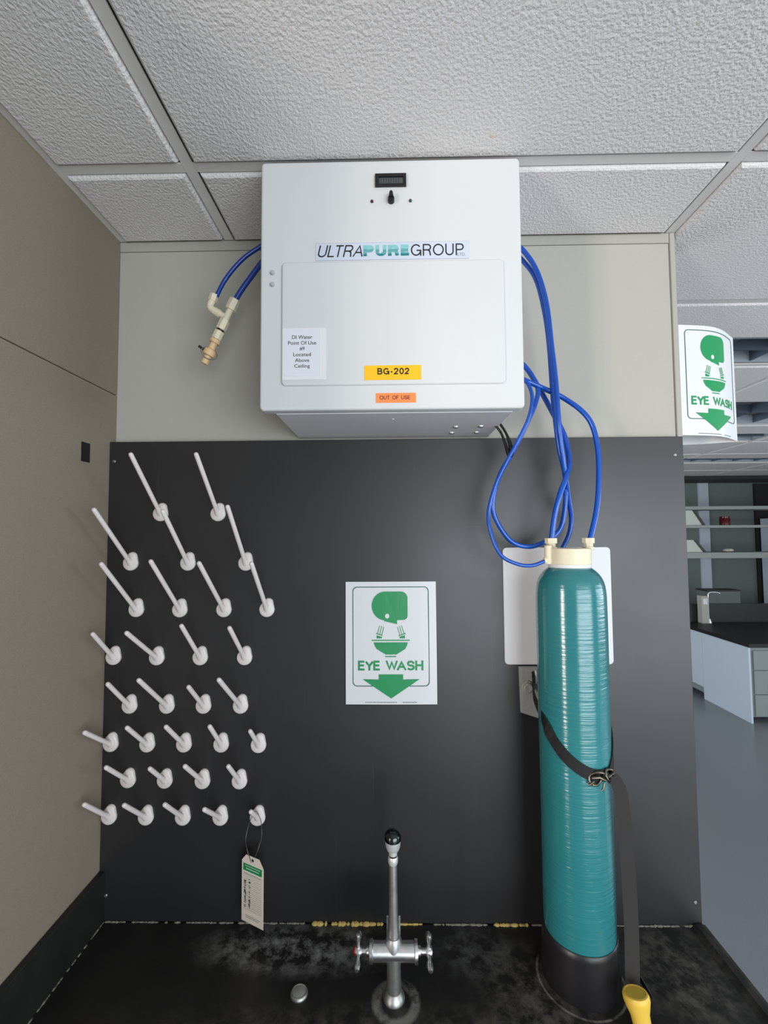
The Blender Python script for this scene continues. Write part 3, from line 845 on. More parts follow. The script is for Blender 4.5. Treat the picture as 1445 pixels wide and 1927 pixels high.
def flange_mesh():
    bm = NB(); n = 24
    def outline(r1, r2, h, dx):   # round plate with a narrower lobe above
        pts = []
        for k in range(n):
            a = 2 * pi * k / n; d = (cos(a), sin(a))
            c, r = max((((0, 0), r1), ((dx, h), r2)), key=lambda q: q[0][0] * d[0] + q[0][1] * d[1] + q[1])
            pts.append((c[0] + r * d[0], c[1] + r * d[1]))
        return pts
    sec = [(0.0, outline(0.0190, 0.0120, 0.0165, 0.0035)), (-0.004, outline(0.0195, 0.0120, 0.0160, 0.003)), (-0.0065, outline(0.0188, 0.011, 0.0150, 0.0025)), (-0.008, outline(0.0165, 0.009, 0.013, 0.002))]
    rings = [[bm.verts.new((x, y, z)) for x, z in p] for y, p in sec]
    for A, B in zip(rings, rings[1:]):
        for k in range(n): bm.faces.new((A[k], A[(k + 1) % n], B[(k + 1) % n], B[k]))
    bm.faces.new(rings[0]); bm.faces.new(rings[-1])
    bmesh.ops.recalc_face_normals(bm, faces=bm.faces[:])
    me = bpy.data.meshes.new('flange'); bm.to_mesh(me); bm.free()
    me.materials.append(M['peg_plastic']); me.polygons.foreach_set('use_smooth', [True] * len(me.polygons)); me.set_sharp_from_angle(angle=radians(50))
    return me
FLG = flange_mesh()
ORD = ['first', 'second', 'third', 'fourth', 'fifth', 'sixth', 'seventh', 'eighth']
for r, row in enumerate(PEGS):
    for k, (x, z, L) in enumerate(row):
        rowname = 'top row' if r == 0 else ('bottom row' if r == 7 else ORD[r] + ' row from the top')
        pos = 'leftmost' if k == 0 else ('rightmost' if k == len(row) - 1 else ORD[k] + ' from the left')
        lab = 'white drying peg, %s in the %s' % (pos, rowname)
        if r == 7 and k == 4: lab = 'short white drying peg holding the tag, rightmost of bottom row'
        p = empty('drying_peg', lab, 'peg', 'drying pegs on the black panel', (x, YP, z))
        link(bpy.data.objects.new('flange', FLG), p)
        th = radians(ANG[r][k]); d = Vector((0, -cos(th), sin(th)))
        bm = NB(); R_ = 0.0052
        revolve(bm, (0, -0.002, -0.002), d, [(0, 0.0085), (0.014, 0.0066), (0.024, R_ + 0.0002), (L - 0.005, R_), (L - 0.0015, R_ * 0.8), (L, R_ * 0.35), (L, 0)], 14)
        mesh_obj('shaft', bm, 'peg_plastic', p, 45)

# ------------------------------------------------------------------ inspection tag on the short peg
tg = empty('inspection_tag', 'white inspection tag with green band hanging from the short peg', 'tag', loc=(-0.330, -0.075, 1.00))
A0 = Vector((-0.3655, -0.062, 0)); wv = Vector((0.0605, -0.030, 0)); WT = wv.length; wv.normalize(); nv_ = Vector((wv.y, -wv.x, 0))
ZT, ZB = 1.148, 0.994
def tp(u, v, l=0.0): return A0 + wv * (u * WT) + Vector((0, 0, ZB + (ZT - ZB) * v)) + nv_ * l
out = [(0, 0), (1, 0), (1, 0.88), (0.80, 1), (0.20, 1), (0, 0.90)]
hole = [(0.5 + 0.055 * cos(2 * pi * k / 12), 0.945 + 0.024 * sin(2 * pi * k / 12)) for k in range(12)]
def tag_card():
    bm = NB()
    vo = [bm.verts.new((u, 0, v)) for u, v in out]; vh = [bm.verts.new((u, 0, v)) for u, v in hole]
    eo = [bm.edges.new((vo[k], vo[(k + 1) % 6])) for k in range(6)] + [bm.edges.new((vh[k], vh[(k + 1) % 12])) for k in range(12)]
    bmesh.ops.triangle_fill(bm, use_beauty=True, use_dissolve=False, edges=eo)
    ret = bmesh.ops.extrude_face_region(bm, geom=bm.faces[:])
    ev = {v for v in ret['geom'] if isinstance(v, bmesh.types.BMVert)}
    for v in bm.verts: v.co = tp(v.co.x, v.co.z, -0.0006 if v in ev else 0.0)
    return bm
card = part('card', tag_card(), 'card', tg)
def tagrects(rects, l):
    bm = NB()
    for u0, u1, v0, v1 in rects:
        fr = [bm.verts.new(tp(u, v, l + 0.0003)) for u, v in ((u0, v0), (u1, v0), (u1, v1), (u0, v1))]; bk = [bm.verts.new(tp(u, v, l)) for u, v in ((u0, v0), (u1, v0), (u1, v1), (u0, v1))]
        bm.faces.new(fr); bm.faces.new(bk[::-1])
        for k in range(4): bm.faces.new((fr[k], bk[k], bk[(k + 1) % 4], fr[(k + 1) % 4]))
    return bm
band = part('green_band', tagrects([(0.07, 0.93, 0.76, 0.865)], 0.0001), 'sign_green', card)
rr = random.Random(2)
part('printed_lines', tagrects([(0.15, 0.85, 0.835, 0.842), (0.2, 0.8, 0.795, 0.805)], 0.0004), 'card', card)
part('printed_lines', tagrects([(0.08, 0.92, v, v + 0.003) for v in [0.70 - 0.028 * k for k in range(19)]] + [(0.10, 0.9, 0.72, 0.727), (0.2, 0.85, 0.10, 0.106), (0.2, 0.8, 0.075, 0.081)], 0.0001), 'ink_grey', card)
part('handwriting', tagrects([(c + rr.uniform(-.02, .02), c + rr.uniform(.03, .09), v, v + rr.uniform(.006, .016)) for c in (0.13, 0.34) for v in [0.64 - 0.021 * k for k in range(21)] if rr.random() < 0.8], 0.0003), 'ink', card)
hx = tp(0.5, 0.945)
sx, sz, sy = -0.338, 1.211, YP
path = spline([hx + nv_ * 0.004 + Vector((0, 0, -0.002)), hx + Vector((-0.012, -0.004, 0.028)), (sx - 0.020, -0.058, 1.180), (sx - 0.012, -0.050, 1.215), (sx, -0.046, 1.236), (sx + 0.013, -0.048, 1.214), (sx + 0.018, -0.056, 1.185), hx + Vector((0.013, 0.002, 0.028)), hx - nv_ * 0.004 + Vector((0, 0, -0.002))], 0.004)
part('string', sweep(NB(), path, 0.0008, 6), 'wire', tg, 60)

# ------------------------------------------------------------------ tank
tk = empty('pressure_tank', 'tall teal fibreglass water tank with black boot strapped to the wall', 'tank', loc=(TX, TY, ZK))
R0 = 0.0740
prof = [(1.020, 0.060), (1.030, 0.0700)] + [(1.045, 0.0728), (1.07, R0), (1.30, R0), (1.50, R0 + 0.0006), (1.70, R0 + 0.0008), (1.735, R0 + 0.0004)]
prof[-1] = (1.745, R0 + 0.0006)
prof += [(1.772, 0.0742), (1.785, 0.0732), (1.796, 0.0717), (1.805, 0.0692), (1.813, 0.0655), (1.820, 0.0608), (1.826, 0.0555), (1.831, 0.0500), (1.835, 0.0450)]
bm = NB(); revolve(bm, (TX, TY, 0), (0, 0, 1), prof, 56); part('vessel', bm, 'tank_teal', tk, 50)
bm = NB(); revolve(bm, (TX, TY, 0), (0, 0, 1), [(ZK, 0.0795), (ZK + 0.006, 0.0805), (1.045, 0.0770), (1.056, 0.0762), (1.058, 0.0745), (1.050, 0.0735), (1.02, 0.0730)], 48); b_ = part('boot', bm, 'rubber_boot', tk, 40)
b_['label'] = 'black rubber boot'
bm = NB(); revolve(bm, (TX, TY, 0), (0, 0, 1), [(1.832, 0.0430), (1.836, 0.0465), (1.842, 0.0470), (1.843, 0.0450)], 40); part('collar', bm, 'white_plastic', tk, 40)
bm = NB(); revolve(bm, (TX, TY, 0), (0, 0, 1), [(1.842, 0.0455), (1.843, 0.0468), (1.876, 0.0468), (1.8775, 0.0455), (1.8775, 0.0)], 40); part('valve_cap', bm, 'cream_plastic', tk, 40)
for x in (TX - 0.036, TX + 0.043 + 0.006):
    bm = NB(); box(bm, x - 0.011, x + 0.009, TY - 0.001, TY + 0.025, 1.872, 1.880, 0.001, 1)
    revolve(bm, (x, TY + 0.012, 1.876), (0, 0, 1), [(0, 0.0105), (0.012, 0.0105), (0.012, 0.0142), (0.024, 0.0142), (0.024, 0.007)], 8)
    part('tube_fitting', bm, 'cream_plastic', tk, 30)
bm = NB(); xe = TX - 0.049
cyl(bm, (xe, TY - 0.006, 1.842), (xe, TY - 0.006, 1.884), 0.0085, n=12, bev=0.001); cyl(bm, (xe + 0.012, TY - 0.006, 1.853), (xe - 0.010, TY - 0.006, 1.850), 0.0075, n=12, bev=0.001)
part('elbow_fitting', bm, 'cream_plastic', tk, 40)

# ------------------------------------------------------------------ strap round the tank
st = empty('retaining_strap', 'black webbing strap with metal buckle around the teal tank', 'strap', loc=(TX + 0.03, TY, ZK))
def around(a, z, off=0.0022):
    return Vector((TX + (R0 + off) * cos(a), TY + (R0 + off) * sin(a), z)), Vector((cos(a), sin(a), 0))
path = []; wd = []
P0 = Vector((0.346, -0.033, 1.566)); P1 = Vector((0.346, -0.045, 1.545)); P2 = Vector((0.338, -0.075, 1.523))
for p in (P0, P1, P2): path.append(p)
keys = [(195, 1.505), (215, 1.474), (235, 1.447), (255, 1.428), (270, 1.418), (285, 1.413), (300, 1.413)]
for a, z in keys: path.append(around(radians(a), z)[0])
path = spline(path, 0.01)
wd = [Vector((0, 0, 1)) for _ in path]
part('webbing', ribbon(NB(), path, wd, 0.024, 0.0022), 'strap', st)
path = [around(radians(a), z)[0] for a, z in ((312, 1.412), (325, 1.428), (340, 1.452), (355, 1.478), (375, 1.50), (395, 1.515))]
path += [Vector((0.474, -0.070, 1.525)), Vector((0.478, -0.030, 1.530))]
path = spline(path, 0.01)
part('webbing', ribbon(NB(), path, [Vector((0, 0, 1))] * len(path), 0.024, 0.0022), 'strap', st)
# buckle: two cast frames with teeth
bk = NB()
c0, n0 = around(radians(292), 1.411, 0.008); tdir = Vector((-n0.y, n0.x, 0))
def onb(u, v, l=0.0): return c0 + tdir * u + Vector((0, 0, v)) + n0 * (l - 0.9 * u * u / 0.08)
for du, tilt in ((-0.017, 0.22), (0.017, -0.18)):
    loop = [onb(du + 0.014 * cos(2 * pi * k / 16), 0.012 * sin(2 * pi * k / 16) + tilt * 0.02 * cos(2 * pi * k / 16), 0.003 * sin(4 * pi * k / 16)) for k in range(16)]
    sweep(bk, loop, 0.0026, 8, closed=True)
    sweep(bk, [onb(du - 0.012, 0.002, 0.004), onb(du, 0.005, 0.006), onb(du + 0.013, -0.003, 0.004)], 0.0030, 8)
sweep(bk, [onb(-0.026, -0.004, 0.004), onb(-0.032, -0.010, 0.006), onb(-0.034, -0.012, 0.004)], 0.0024, 8)
sweep(bk, [onb(-0.006, -0.008, 0.004), onb(-0.010, -0.018, 0.006), onb(-0.012, -0.022, 0.005)], 0.0024, 8)
sweep(bk, [onb(0.024, 0.006, 0.004), onb(0.030, -0.004, 0.005), onb(0.028, -0.010, 0.005)], 0.0024, 8)
part('buckle', bk, 'buckle', st, 50)
path = spline([(0.449, -0.222, 1.409), (0.461, -0.226, 1.392), (0.468, -0.226, 1.340), (0.4745, -0.224, 1.24), (0.479, -0.221, 1.12), (0.479, -0.219, 1.02), (0.478, -0.2195, 0.980), (0.479, -0.222, 0.9615)], 0.012)
part('loose_end', ribbon(NB(), path, [Vector((0.92, -0.38, 0))] * len(path), 0.0265, 0.0022), 'strap_grey', st)
path = spline([(0.488, -0.200, 0.9800), (0.500, -0.190, 1.00), (0.508, -0.188, 0.990), (0.524, -0.200, 0.9605)], 0.006)
part('folded_end', ribbon(NB(), path, [Vector((0.3, -0.95, 0))] * len(path), 0.020, 0.0018), 'strap', st)

# ------------------------------------------------------------------ white plate and galvanised bracket behind the tank
wp = tag(mesh_obj('cover_plate', slab(NB(), 0.281, 0.551, 1.584, 1.876, 0.010, YP - 0.006, YP - 0.0003, 0.002), 'white_plastic', None, 40), 'blank white plastic plate on the panel behind the teal tank', 'plate')
br = empty('strap_bracket', 'grey metal strap bracket with bolt below the blank white plate', 'bracket', loc=(0.345, YP, 1.46))
bm = NB(); prism_xz(bm, [(0.3150, 1.580), (0.3850, 1.580), (0.3850, 1.446), (0.3175, 1.468)], YP - 0.010, YP - 0.0003, 0.002, 2); part('plate', bm, 'galv', br, 40)
bm = NB(); revolve(bm, (0.3335, YP - 0.010, 1.531), (0, -1, 0), [(-0.001, 0.0155), (0.004, 0.0155), (0.005, 0.0125), (0.011, 0.0115), (0.013, 0.009), (0.013, 0.004), (0.011, 0.0)], 18); part('bolt', bm, 'galv', br, 30)
bm = NB(); box(bm, 0.352, 0.3565, YP - 0.016, YP - 0.009, 1.540, 1.572, 0.001, 1); part('strap_slot', bm, 'white_plastic', br)

# ------------------------------------------------------------------ blue tubes
TUBES = {
'R1': [(0.250,-0.12,2.64), (0.2925,-0.1200,2.6207), (0.3239,-0.1200,2.5936), (0.3546,-0.1200,2.5428), (0.3738,-0.1250,2.4611), (0.3820,-0.1300,2.3552), (0.3879,-0.1350,2.2640), (0.3927,-0.1350,2.1632), (0.4081,-0.1200,2.0654), (0.4278,-0.0900,1.9924), (0.4388,-0.0750,1.9479), (0.4346,-0.0700,1.9091), (0.4168,-0.0700,1.8729)],
'R2': [(0.250,-0.10,2.63), (0.2948,-0.1000,2.6097), (0.3268,-0.1000,2.5822), (0.3582,-0.1000,2.5347), (0.3770,-0.1000,2.4542), (0.3865,-0.1000,2.3680), (0.3908,-0.1080,2.2208), (0.4007,-0.1080,2.1180), (0.4166,-0.1000,2.0491), (0.4163,-0.1000,1.9917), (0.4072,-0.1000,1.9346), (0.3927,-0.1000,1.9093), (0.3709,-0.1000,1.8931), (0.3250,-0.1050,1.8796), (0.2802,-0.1100,1.8950), (0.2450,-0.1150,1.9478), (0.2397,-0.1200,1.9915), (0.2558,-0.1250,2.0497), (0.2879,-0.1300,2.1064), (0.3177,-0.1300,2.1652), (0.3446,-0.1200,2.2222), (0.3525,-0.1100,2.2626), (0.3299,-0.1000,2.3134), (0.2947,-0.0900,2.3469), (0.250,-0.085,2.365)],
'R3': [(0.250,-0.055,2.385), (0.3028,-0.0600,2.3616), (0.3365,-0.0700,2.3273), (0.3637,-0.0780,2.2764), (0.3968,-0.0820,2.2083), (0.4217,-0.0900,2.1478), (0.4277,-0.1000,2.0875), (0.4120,-0.1250,2.0484), (0.3897,-0.1370,2.0015), (0.3749,-0.1380,1.9462), (0.3660,-0.1380,1.8850)],
'R4': [(0.250,-0.118,2.300), (0.2856,-0.1200,2.2884), (0.3206,-0.1200,2.2751), (0.3572,-0.1120,2.2622), (0.3908,-0.1000,2.2521), (0.4178,-0.0980,2.2390), (0.4569,-0.1050,2.2060), (0.4802,-0.1100,2.1684), (0.4899,-0.1150,2.1072), (0.4866,-0.1220,2.0333), (0.4758,-0.1280,1.9609), (0.4520,-0.1380,1.8850)],
'R5': [(0.250,-0.145,2.300), (0.2791,-0.1450,2.2871), (0.3131,-0.1450,2.2678), (0.3267,-0.1500,2.2284), (0.3182,-0.1500,2.1788), (0.2927,-0.1500,2.1259), (0.2548,-0.1500,2.0562), (0.2358,-0.1500,2.0135), (0.2215,-0.1500,1.9588), (0.2245,-0.1550,1.9164), (0.2439,-0.1600,1.8648), (0.2803,-0.1600,1.8432), (0.3150,-0.1580,1.8390), (0.3480,-0.1560,1.8500)],
'L1': [(-0.238,-0.13,2.640), (-0.2864,-0.1300,2.6242), (-0.3160,-0.1300,2.6061), (-0.3481,-0.1300,2.5842), (-0.3762,-0.1300,2.5555), (-0.4004,-0.1300,2.5216), (-0.4180,-0.1300,2.4860)],
'L2': [(-0.238,-0.13,2.630), (-0.2836,-0.1300,2.6003), (-0.3143,-0.1300,2.5611), (-0.3436,-0.1300,2.5207), (-0.3614,-0.1300,2.4947), (-0.3790,-0.1300,2.4640)]}
for k, r, m, lab in (
    ('R1', 0.0058, 'blue_tube', 'blue tube dropping from upper right of white unit to behind the tank cap'),
    ('R2', 0.0056, 'blue_tube', 'blue tube making the inner large loop left of the tank cap'),
    ('R3', 0.0062, 'blue_tube', 'thick blue tube entering the left fitting on top of the tank'),
    ('R4', 0.0062, 'blue_tube', 'thick blue tube bowing out to the right fitting on top of the tank'),
    ('R5', 0.0042, 'blue_tube', 'thin blue tube making the outer loop across the blank white plate'),
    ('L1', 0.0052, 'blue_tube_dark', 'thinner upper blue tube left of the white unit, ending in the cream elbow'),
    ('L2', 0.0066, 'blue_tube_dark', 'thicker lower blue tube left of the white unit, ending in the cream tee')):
    P = TUBES[k]
    tag(mesh_obj('blue_tube', sweep(NB(), spline(P, 0.007), r, 14), m, None, 60), lab, 'tube', 'blue tubes of the water unit')

# ------------------------------------------------------------------ black cord under the unit
cd = NB()
pth = spline([(0.249, -0.118, 2.168), (0.2600, -0.122, 2.150), (0.2665, -0.128, 2.128), (0.2715, -0.134, 2.105), (0.2755, -0.138, 2.092), (0.2800, -0.136, 2.098), (0.2790, -0.132, 2.120), (0.2720, -0.126, 2.146), (0.262, -0.112, 2.172), (0.255, -0.108, 2.182)], 0.004)
sweep(cd, pth, lambda t: 0.0030 + 0.0030 * max(0, 1 - abs(t - 0.5) * 4), 10)
tag(mesh_obj('power_cord', cd, 'black_plastic', None, 60), 'short black folded cord hanging under the right side of the white unit', 'cord')

# ------------------------------------------------------------------ cream fitting assembly hanging on the left tubes
va = empty('valve_assembly', 'cream plastic tee and valve hanging from the blue tubes left of the unit', 'valve', loc=(-0.41, -0.13, 2.32))
YV = -0.13
def LP(x, y):  # coordinates on the assembly plane
    return Vector((-0.3915 + (x - 427.0) * 0.00129, YV, 2.4360 - (y - 596.0) * 0.00129))
ax0, ax1 = LP(441, 566), LP(383, 690)
def axp(t): return ax0 + (ax1 - ax0) * t
AD = (ax1 - ax0).normalized(); AL = (ax1 - ax0).length
def seg(t0, t1, r0, r1=None, n=16, bev=0.0008):
    bm = NB(); cyl(bm, axp(t0), axp(t1), r0, r1, n, bev); return bm
part('nut', seg(-0.02, 0.14, 0.0125, n=6), 'cream_plastic', va, 30)
part('tee_body', seg(0.13, 0.32, 0.0080), 'cream_plastic', va, 40)
part('nut', seg(0.29, 0.44, 0.0118, n=6), 'cream_plastic', va, 30)
part('o_ring', seg(0.435, 0.468, 0.0085), 'black_plastic', va, 40)
part('nut', seg(0.465, 0.585, 0.0115, n=8), 'cream_plastic', va, 30)
part('valve_collar', seg(0.59, 0.645, 0.0125), 'tan_plastic', va, 40)
bm = NB(); revolve(bm, axp(0.64), AD, [(0, 0.0080), (0.016, 0.0085), (0.020, 0.0135), (0.030, 0.0150), (0.034, 0.0140), (0.036, 0.0085), (0.055, 0.0088), (0.056, 0.0078), (0.056, 0.006), (0.048, 0.0)], 20)
part('valve_body', bm, 'tan_plastic', va, 35)
c = axp(0.64) + AD * 0.026
side = Vector((-0.91, -0.1, 0.41)).normalized()
bm = NB(); cyl(bm, c + side * 0.010, c + side * 0.0265 + Vector((0, -0.004, 0.003)), 0.0035, 0.0030, 8, 0.0006); part('valve_lever', bm, 'black_plastic', va, 40)
a, u, v = frame_from(Vector((0.55, -0.70, 0.35)).normalized())
bm = NB(); sweep(bm, [c + AD * 0.002 + (u * cos(2 * pi * k / 28) + v * sin(2 * pi * k / 28)) * 0.0185 for k in range(28)], 0.0012, 6, closed=True); part('wire_ring', bm, 'ink_grey', va, 60)
e0, e1, e2 = LP(403, 553), LP(395, 577), LP(421, 594)
bm = NB(); cyl(bm, e0, LP(399, 566), 0.0102, None, 6, 0.0008); part('nut', bm, 'cream_plastic', va, 30)
bm = NB(); sweep(bm, spline([LP(399.5, 564), LP(395.5, 574), LP(398, 581), LP(410, 589)], 0.002), 0.0083, 12); part('elbow', bm, 'cream_plastic', va, 40)
bm = NB(); cyl(bm, LP(402, 584), LP(414, 591), 0.0098, None, 12, 0.0008); part('sleeve', bm, 'cream_plastic', va, 40)
bm = NB(); cyl(bm, LP(412, 590), LP(427, 597), 0.0072, None, 12); part('tee_arm', bm, 'cream_plastic', va, 40)

# ------------------------------------------------------------------ faucet
fc = empty('faucet', 'chrome laboratory faucet with two handles standing on the black counter', 'faucet', loc=(FX, FY, ZK))
bm = NB(); revolve(bm, (FX, FY, ZK), (0, 0, 1), [(0.0, 0.0225), (0.003, 0.0225), (0.008, 0.0205), (0.014, 0.0165), (0.016, 0.015)], 28); part('base_flange', bm, 'chrome_dull', fc, 40)
bm = NB(); revolve(bm, (FX, FY, ZK), (0, 0, 1), [(0.012, 0.0150), (0.06, 0.0142), (0.085, 0.0160), (0.115, 0.0165), (0.122, 0.013), (0.122, 0.010)], 24); part('riser', bm, 'chrome_dull', fc, 40)
ZV = ZK + 0.092
bm = NB(); revolve(bm, (FX - 0.050, FY, ZV), (1, 0, 0), [(0, 0.013), (0.0005, 0.0200), (0.006, 0.0205), (0.008, 0.0175), (0.046, 0.0170), (0.054, 0.0170), (0.092, 0.0175), (0.094, 0.0205), (0.0995, 0.0200), (0.1, 0.013)], 28)
part('valve_body', bm, 'chrome', fc, 35)
for s in (-1, 1):
    bm = NB(); revolve(bm, (FX + s * 0.049, FY, ZV), (s, 0, 0), [(0, 0.0095), (0.006, 0.0090), (0.009, 0.0062), (0.022, 0.0058)], 16); part('stem', bm, 'chrome', fc, 40)
    hx_ = FX + s * 0.0735
    bm = NB(); revolve(bm, (hx_ - s * 0.007, FY, ZV), (s, 0, 0), [(0, 0.0085), (0.010, 0.0105), (0.013, 0.0085), (0.013, 0)], 16)
    for k in range(4):
        a = radians(8 + 90 * k); dvec = Vector((0, cos(a), sin(a))); o_ = Vector((hx_, FY, ZV))
        revolve(bm, o_, dvec, [(0.002, 0.0048), (0.018, 0.0040), (0.026, 0.0056), (0.034, 0.0060), (0.038, 0.0045), (0.039, 0.0)], 10)
    h_ = part('handle', bm, 'chrome', fc, 45)
    if s < 0:
        bm = NB(); revolve(bm, (hx_ - 0.0062, FY, ZV), (-1, 0, 0), [(-0.001, 0.0075), (0.002, 0.0072), (0.0035, 0.005), (0.004, 0)], 16); part('hot_index', bm, 'red_index', h_, 40)
bm = NB()
for x in (-0.0125, 0.0125):
    box(bm, FX + x - 0.0022, FX + x + 0.0022, FY + 0.014, FY + 0.018, ZV + 0.012, ZV + 0.058, 0.0008, 1)
part('rear_yoke', bm, 'chrome_dull', fc)
ZS = 1.240
bm = NB(); revolve(bm, (FX, FY, 0), (0, 0, 1), [(ZK + 0.115, 0.0118), (ZK + 0.125, 0.0105), (ZK + 0.150, 0.0098), (ZS - 0.014, 0.0086), (ZS - 0.014, 0)], 22); part('spout_pipe', bm, 'chrome_dull', fc, 40)
bm = NB(); revolve(bm, (FX, FY, 0), (0, 0, 1), [(ZS - 0.016, 0.0088), (ZS - 0.012, 0.0104), (ZS - 0.003, 0.0104), (ZS, 0.0092), (ZS, 0)], 20); part('spout_collar', bm, 'satin_chrome', fc, 40)
bm = NB(); revolve(bm, (FX, FY, 0), (0, 0, 1), [(ZS, 0.0080), (ZS + 0.003, 0.0080)], 18); part('o_ring', bm, 'black_plastic', fc, 40)
bm = NB(); revolve(bm, (FX, FY, 0), (0, 0, 1), [(ZS + 0.003, 0.0088), (ZS + 0.010, 0.0092), (ZS + 0.012, 0.0118), (ZS + 0.019, 0.0150), (ZS + 0.031, 0.0166), (ZS + 0.032, 0.0155)], 24); part('vacuum_breaker', bm, 'satin_chrome', fc, 40)
bm = NB(); revolve(bm, (FX, FY, 0), (0, 0, 1), [(ZS + 0.031, 0.0150), (ZS + 0.033, 0.0172), (ZS + 0.043, 0.0172), (ZS + 0.049, 0.0130), (ZS + 0.0515, 0.006), (ZS + 0.0515, 0)], 24); part('breaker_cap', bm, 'dark_chrome', fc, 40)

# hole cover on the counter
hc = empty('hole_cover', 'small round metal hole cover on the counter left of the faucet', 'hole cover', loc=(-0.199, -0.199, ZK))
bm = NB(); revolve(bm, (-0.199, -0.199, ZK), (0, 0, 1), [(0, 0.0185), (0.002, 0.0185), (0.005, 0.0172), (0.006, 0.0155), (0.005, 0.0140)], 26); part('rim', bm, 'chrome_dull', hc, 40)
bm = NB(); revolve(bm, (-0.199, -0.199, ZK), (0, 0, 1), [(0.001, 0.0142), (0.0050, 0.0138), (0.0058, 0.0110), (0.0060, 0)], 24); part('cap', bm, 'galv', hc, 40)

# yellow grip at the front edge
yg = empty('yellow_grip', 'yellow plastic handle with flat oval end standing beside the tank boot', 'handle', loc=(0.470, -0.262, ZK))
bm = NB(); n = 28; rings = []
axis = Vector((-0.10, 0.30, 1)).normalized()
base = Vector((0.472, -0.273, ZK))
uu = Vector((0.98, -0.05, 0.09)); uu = (uu - axis * uu.dot(axis)).normalized(); vv = axis.cross(uu)
for d, rx, ry in ((0.0, 0.017, 0.015), (0.020, 0.0165, 0.015), (0.034, 0.0175, 0.016), (0.046, 0.0215, 0.020), (0.056, 0.0240, 0.0255), (0.062, 0.0238, 0.0265), (0.066, 0.0220, 0.0250), (0.067, 0.0195, 0.0220), (0.0655, 0.0180, 0.0205), (0.0655, 0.0001, 0.0001)):
    rings.append([bm.verts.new(base + axis * d + uu * rx * cos(2 * pi * k / n) + vv * ry * sin(2 * pi * k / n)) for k in range(n)])
for A, B in zip(rings, rings[1:]):
    for k in range(n): bm.faces.new((A[k], A[(k + 1) % n], B[(k + 1) % n], B[k]))
bm.faces.new(rings[0])
for v in bm.verts: v.co.z = max(v.co.z, ZK)
part('grip', bm, 'yellow_grip', yg, 40)

# ------------------------------------------------------------------ far side of the laboratory
lb = empty('lab_bench', 'white sided laboratory bench with black top and grey drawers', 'bench', loc=(4.4, 4.0, 0))
bm = NB(); box(bm, 3.575, 6.2, 3.47, 4.60, 0.755, 0.795, 0.003, 1); part('worktop', bm, 'bench_black', lb)
part('end_panel', box(NB(), 3.59, 3.61, 3.50, 4.185, 0.0, 0.755), 'bench_white', lb)
part('end_panel', box(NB(), 3.59, 3.61, 4.187, 4.60, 0.133, 0.755), 'bench_white', lb)
part('carcass', box(NB(), 3.61, 6.2, 3.51, 4.58, 0.06, 0.754), 'bench_grey', lb)
part('top_trim', box(NB(), 3.5885, 3.5895, 3.50, 4.60, 0.720, 0.755), 'bench_white', lb)
for j, (x0, x1) in enumerate(((3.635, 4.10), (4.12, 4.60))):
    for z0, z1 in ((0.53, 0.72), (0.29, 0.52), (0.07, 0.28)):
        d_ = part('drawer', box(NB(), x0, x1, 3.492, 3.51, z0, z1, 0.002, 1), 'bench_grey', lb)
        part('handle', box(NB(), x0 + 0.16, x1 - 0.16, 3.475, 3.492, z1 - 0.045, z1 - 0.03), 'screw', d_)
bm = NB(); box(bm, 3.62, 6.2, 4.602, 4.63, 0.0, 1.02); part('back_splash', bm, 'bench_black', lb)
bx = empty('grey_box', 'grey box behind the far bench below the shelves', 'box', loc=(4.2, 4.72, 0))
part('body', box(NB(), 3.98, 4.40, 4.64, 4.84, 0.0, 1.17, 0.004, 1), 'box_grey', bx)
part('lid', box(NB(), 3.975, 4.405, 4.636, 4.845, 1.171, 1.185, 0.002, 1), 'bench_black', bx)
sk = empty('far_spout', 'small bright chrome spout at the far bench beside the partition edge', 'faucet', loc=(3.93, 4.55, 0.795))
bm = NB(); sweep(bm, spline([(3.93, 4.55, 0.795), (3.93, 4.55, 1.10), (3.945, 4.55, 1.165), (4.02, 4.55, 1.17), (4.08, 4.55, 1.155)], 0.03), 0.008, 10); part('pipe', bm, 'chrome', sk, 50)
part('base', revolve(NB(), (3.93, 4.55, 0.795), (0, 0, 1), [(0, 0.035), (0.02, 0.03), (0.05, 0.02)], 16), 'chrome', sk, 40)
op = empty('service_post', 'beige service post with outlet on the far bench', 'post', loc=(3.90, 4.57, 0.795))
part('post', box(NB(), 3.82, 3.90, 4.50, 4.59, 0.795, 1.13, 0.003, 1), 'partition', op)
part('outlet_plate', box(NB(), 3.835, 3.885, 4.496, 4.50, 1.03, 1.10), 'label_white', op)

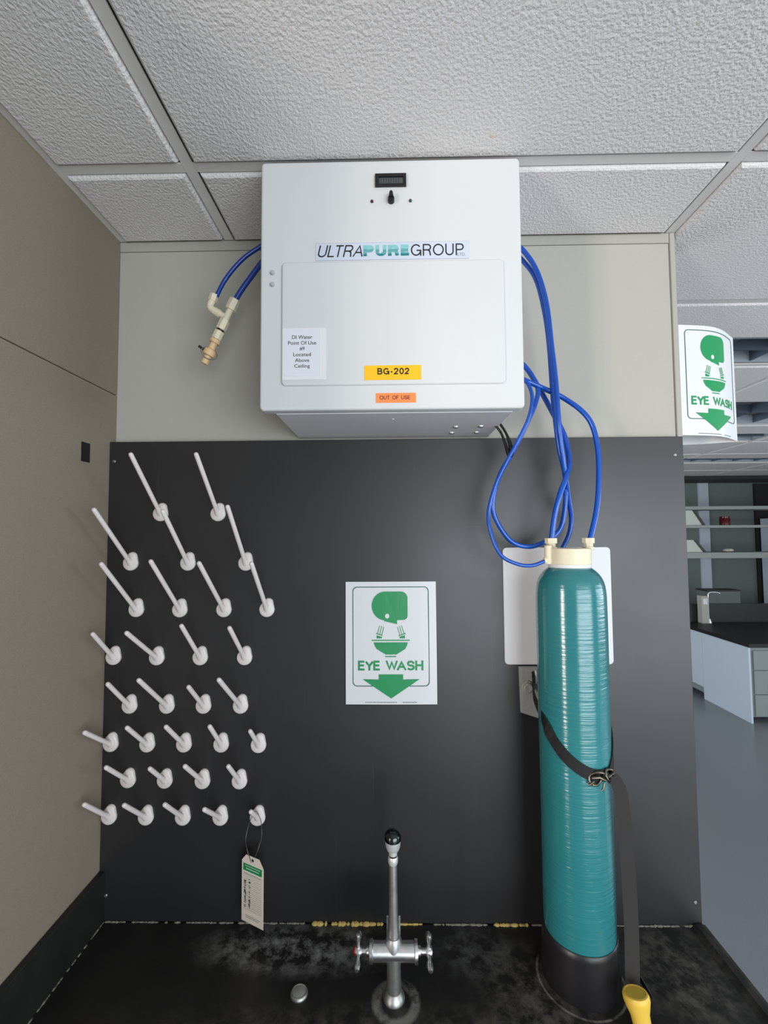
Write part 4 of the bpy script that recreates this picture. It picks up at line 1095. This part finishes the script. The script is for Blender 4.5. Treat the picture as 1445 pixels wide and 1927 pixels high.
su = empty('shelf_unit', 'grey laboratory shelving above the far bench', 'shelf', loc=(4.6, 5.0, 1.02))
for zt, th in ((2.263, 0.045), (2.010, 0.036), (1.650, 0.078)):
    part('shelf', box(NB(), 3.86, 6.2, 4.88, 5.20, zt - th, zt, 0.003, 1), 'shelf_grey', su)
for (za, zb) in ((2.212, 2.012), (1.815, 1.652)):
    bm = NB(); prism_xz(bm, [(3.80, zb), (4.155, zb), (4.030, za), (3.80, za)], 4.93, 4.96); q = part('bracket', bm, 'bracket_cream', su)
    bm = NB(); prism_xz(bm, [(4.155, zb), (4.195, zb), (4.065, za), (4.030, za)], 4.92, 4.965); part('bracket_edge', bm, 'bench_black', q)
for x in (3.70, 6.0):
    part('upright', box(NB(), x, x + 0.14, 5.02, 5.12, 0.0, 2.70), 'partition', su)
jr = empty('red_jar', 'dark red jar standing on the middle far shelf', 'jar', loc=(4.515, 5.0, 2.012))
part('glass', revolve(NB(), (4.52, 5.02, 2.0105), (0, 0, 1), [(0, 0.058), (0.004, 0.062), (0.085, 0.062), (0.095, 0.055)], 20), 'jar_red', jr, 40)
part('lid', revolve(NB(), (4.52, 5.02, 2.1055), (0, 0, 1), [(0, 0.058), (0.022, 0.058), (0.025, 0.05), (0.025, 0)], 20), 'jar_red', jr, 40)
pp = NB(); bmesh.ops.create_icosphere(pp, subdivisions=3, radius=0.05, matrix=Matrix.Translation((4.55, 5.02, 1.672)) @ Matrix.Diagonal((1.3, 1, 0.42, 1)))
rnd = random.Random(8)
for v in pp.verts: v.co += Vector((rnd.uniform(-1, 1), rnd.uniform(-1, 1), rnd.uniform(-0.3, 1))) * 0.006
for v in pp.verts: v.co.z = max(v.co.z, 1.6505)
tag(mesh_obj('crumpled_paper', pp, 'paper', None), 'small crumpled pale paper on the lowest far shelf', 'paper')
structure(mesh_obj('trim_1', box(NB(), 4.735, 4.885, 5.835, 5.86, 1.05, 2.68), 'far_strip'), 'pale vertical strip on the far wall')
dr = structure(mesh_obj('door_1', box(NB(), 5.58, 6.6, 5.82, 5.86, 0.0, 2.66), 'door_dark'), 'dark doorway in the far wall')
wc = empty('white_cabinet', 'tall white cabinet in front of the dark far doorway', 'cabinet', loc=(6.1, 5.6, 0))
part('body', box(NB(), 5.62, 6.6, 5.50, 5.80, 0.0, 2.12, 0.004, 1), 'bench_white', wc)
part('door', box(NB(), 5.63, 6.59, 5.482, 5.50, 0.05, 1.95, 0.003, 1), 'bench_white', wc)
part('orange_strip', box(NB(), 5.63, 6.59, 5.484, 5.50, 1.96, 2.00), 'label_orange', wc)
bh = NB()
for k in range(3): box(bh, 3.9, 7.0, 5.2 + 0.2 * k, 5.26 + 0.2 * k, ZC - 0.05, ZC + 0.02)
structure(mesh_obj('trim_2', bh, 'door_dark'), 'dark bulkhead bands at the far ceiling')
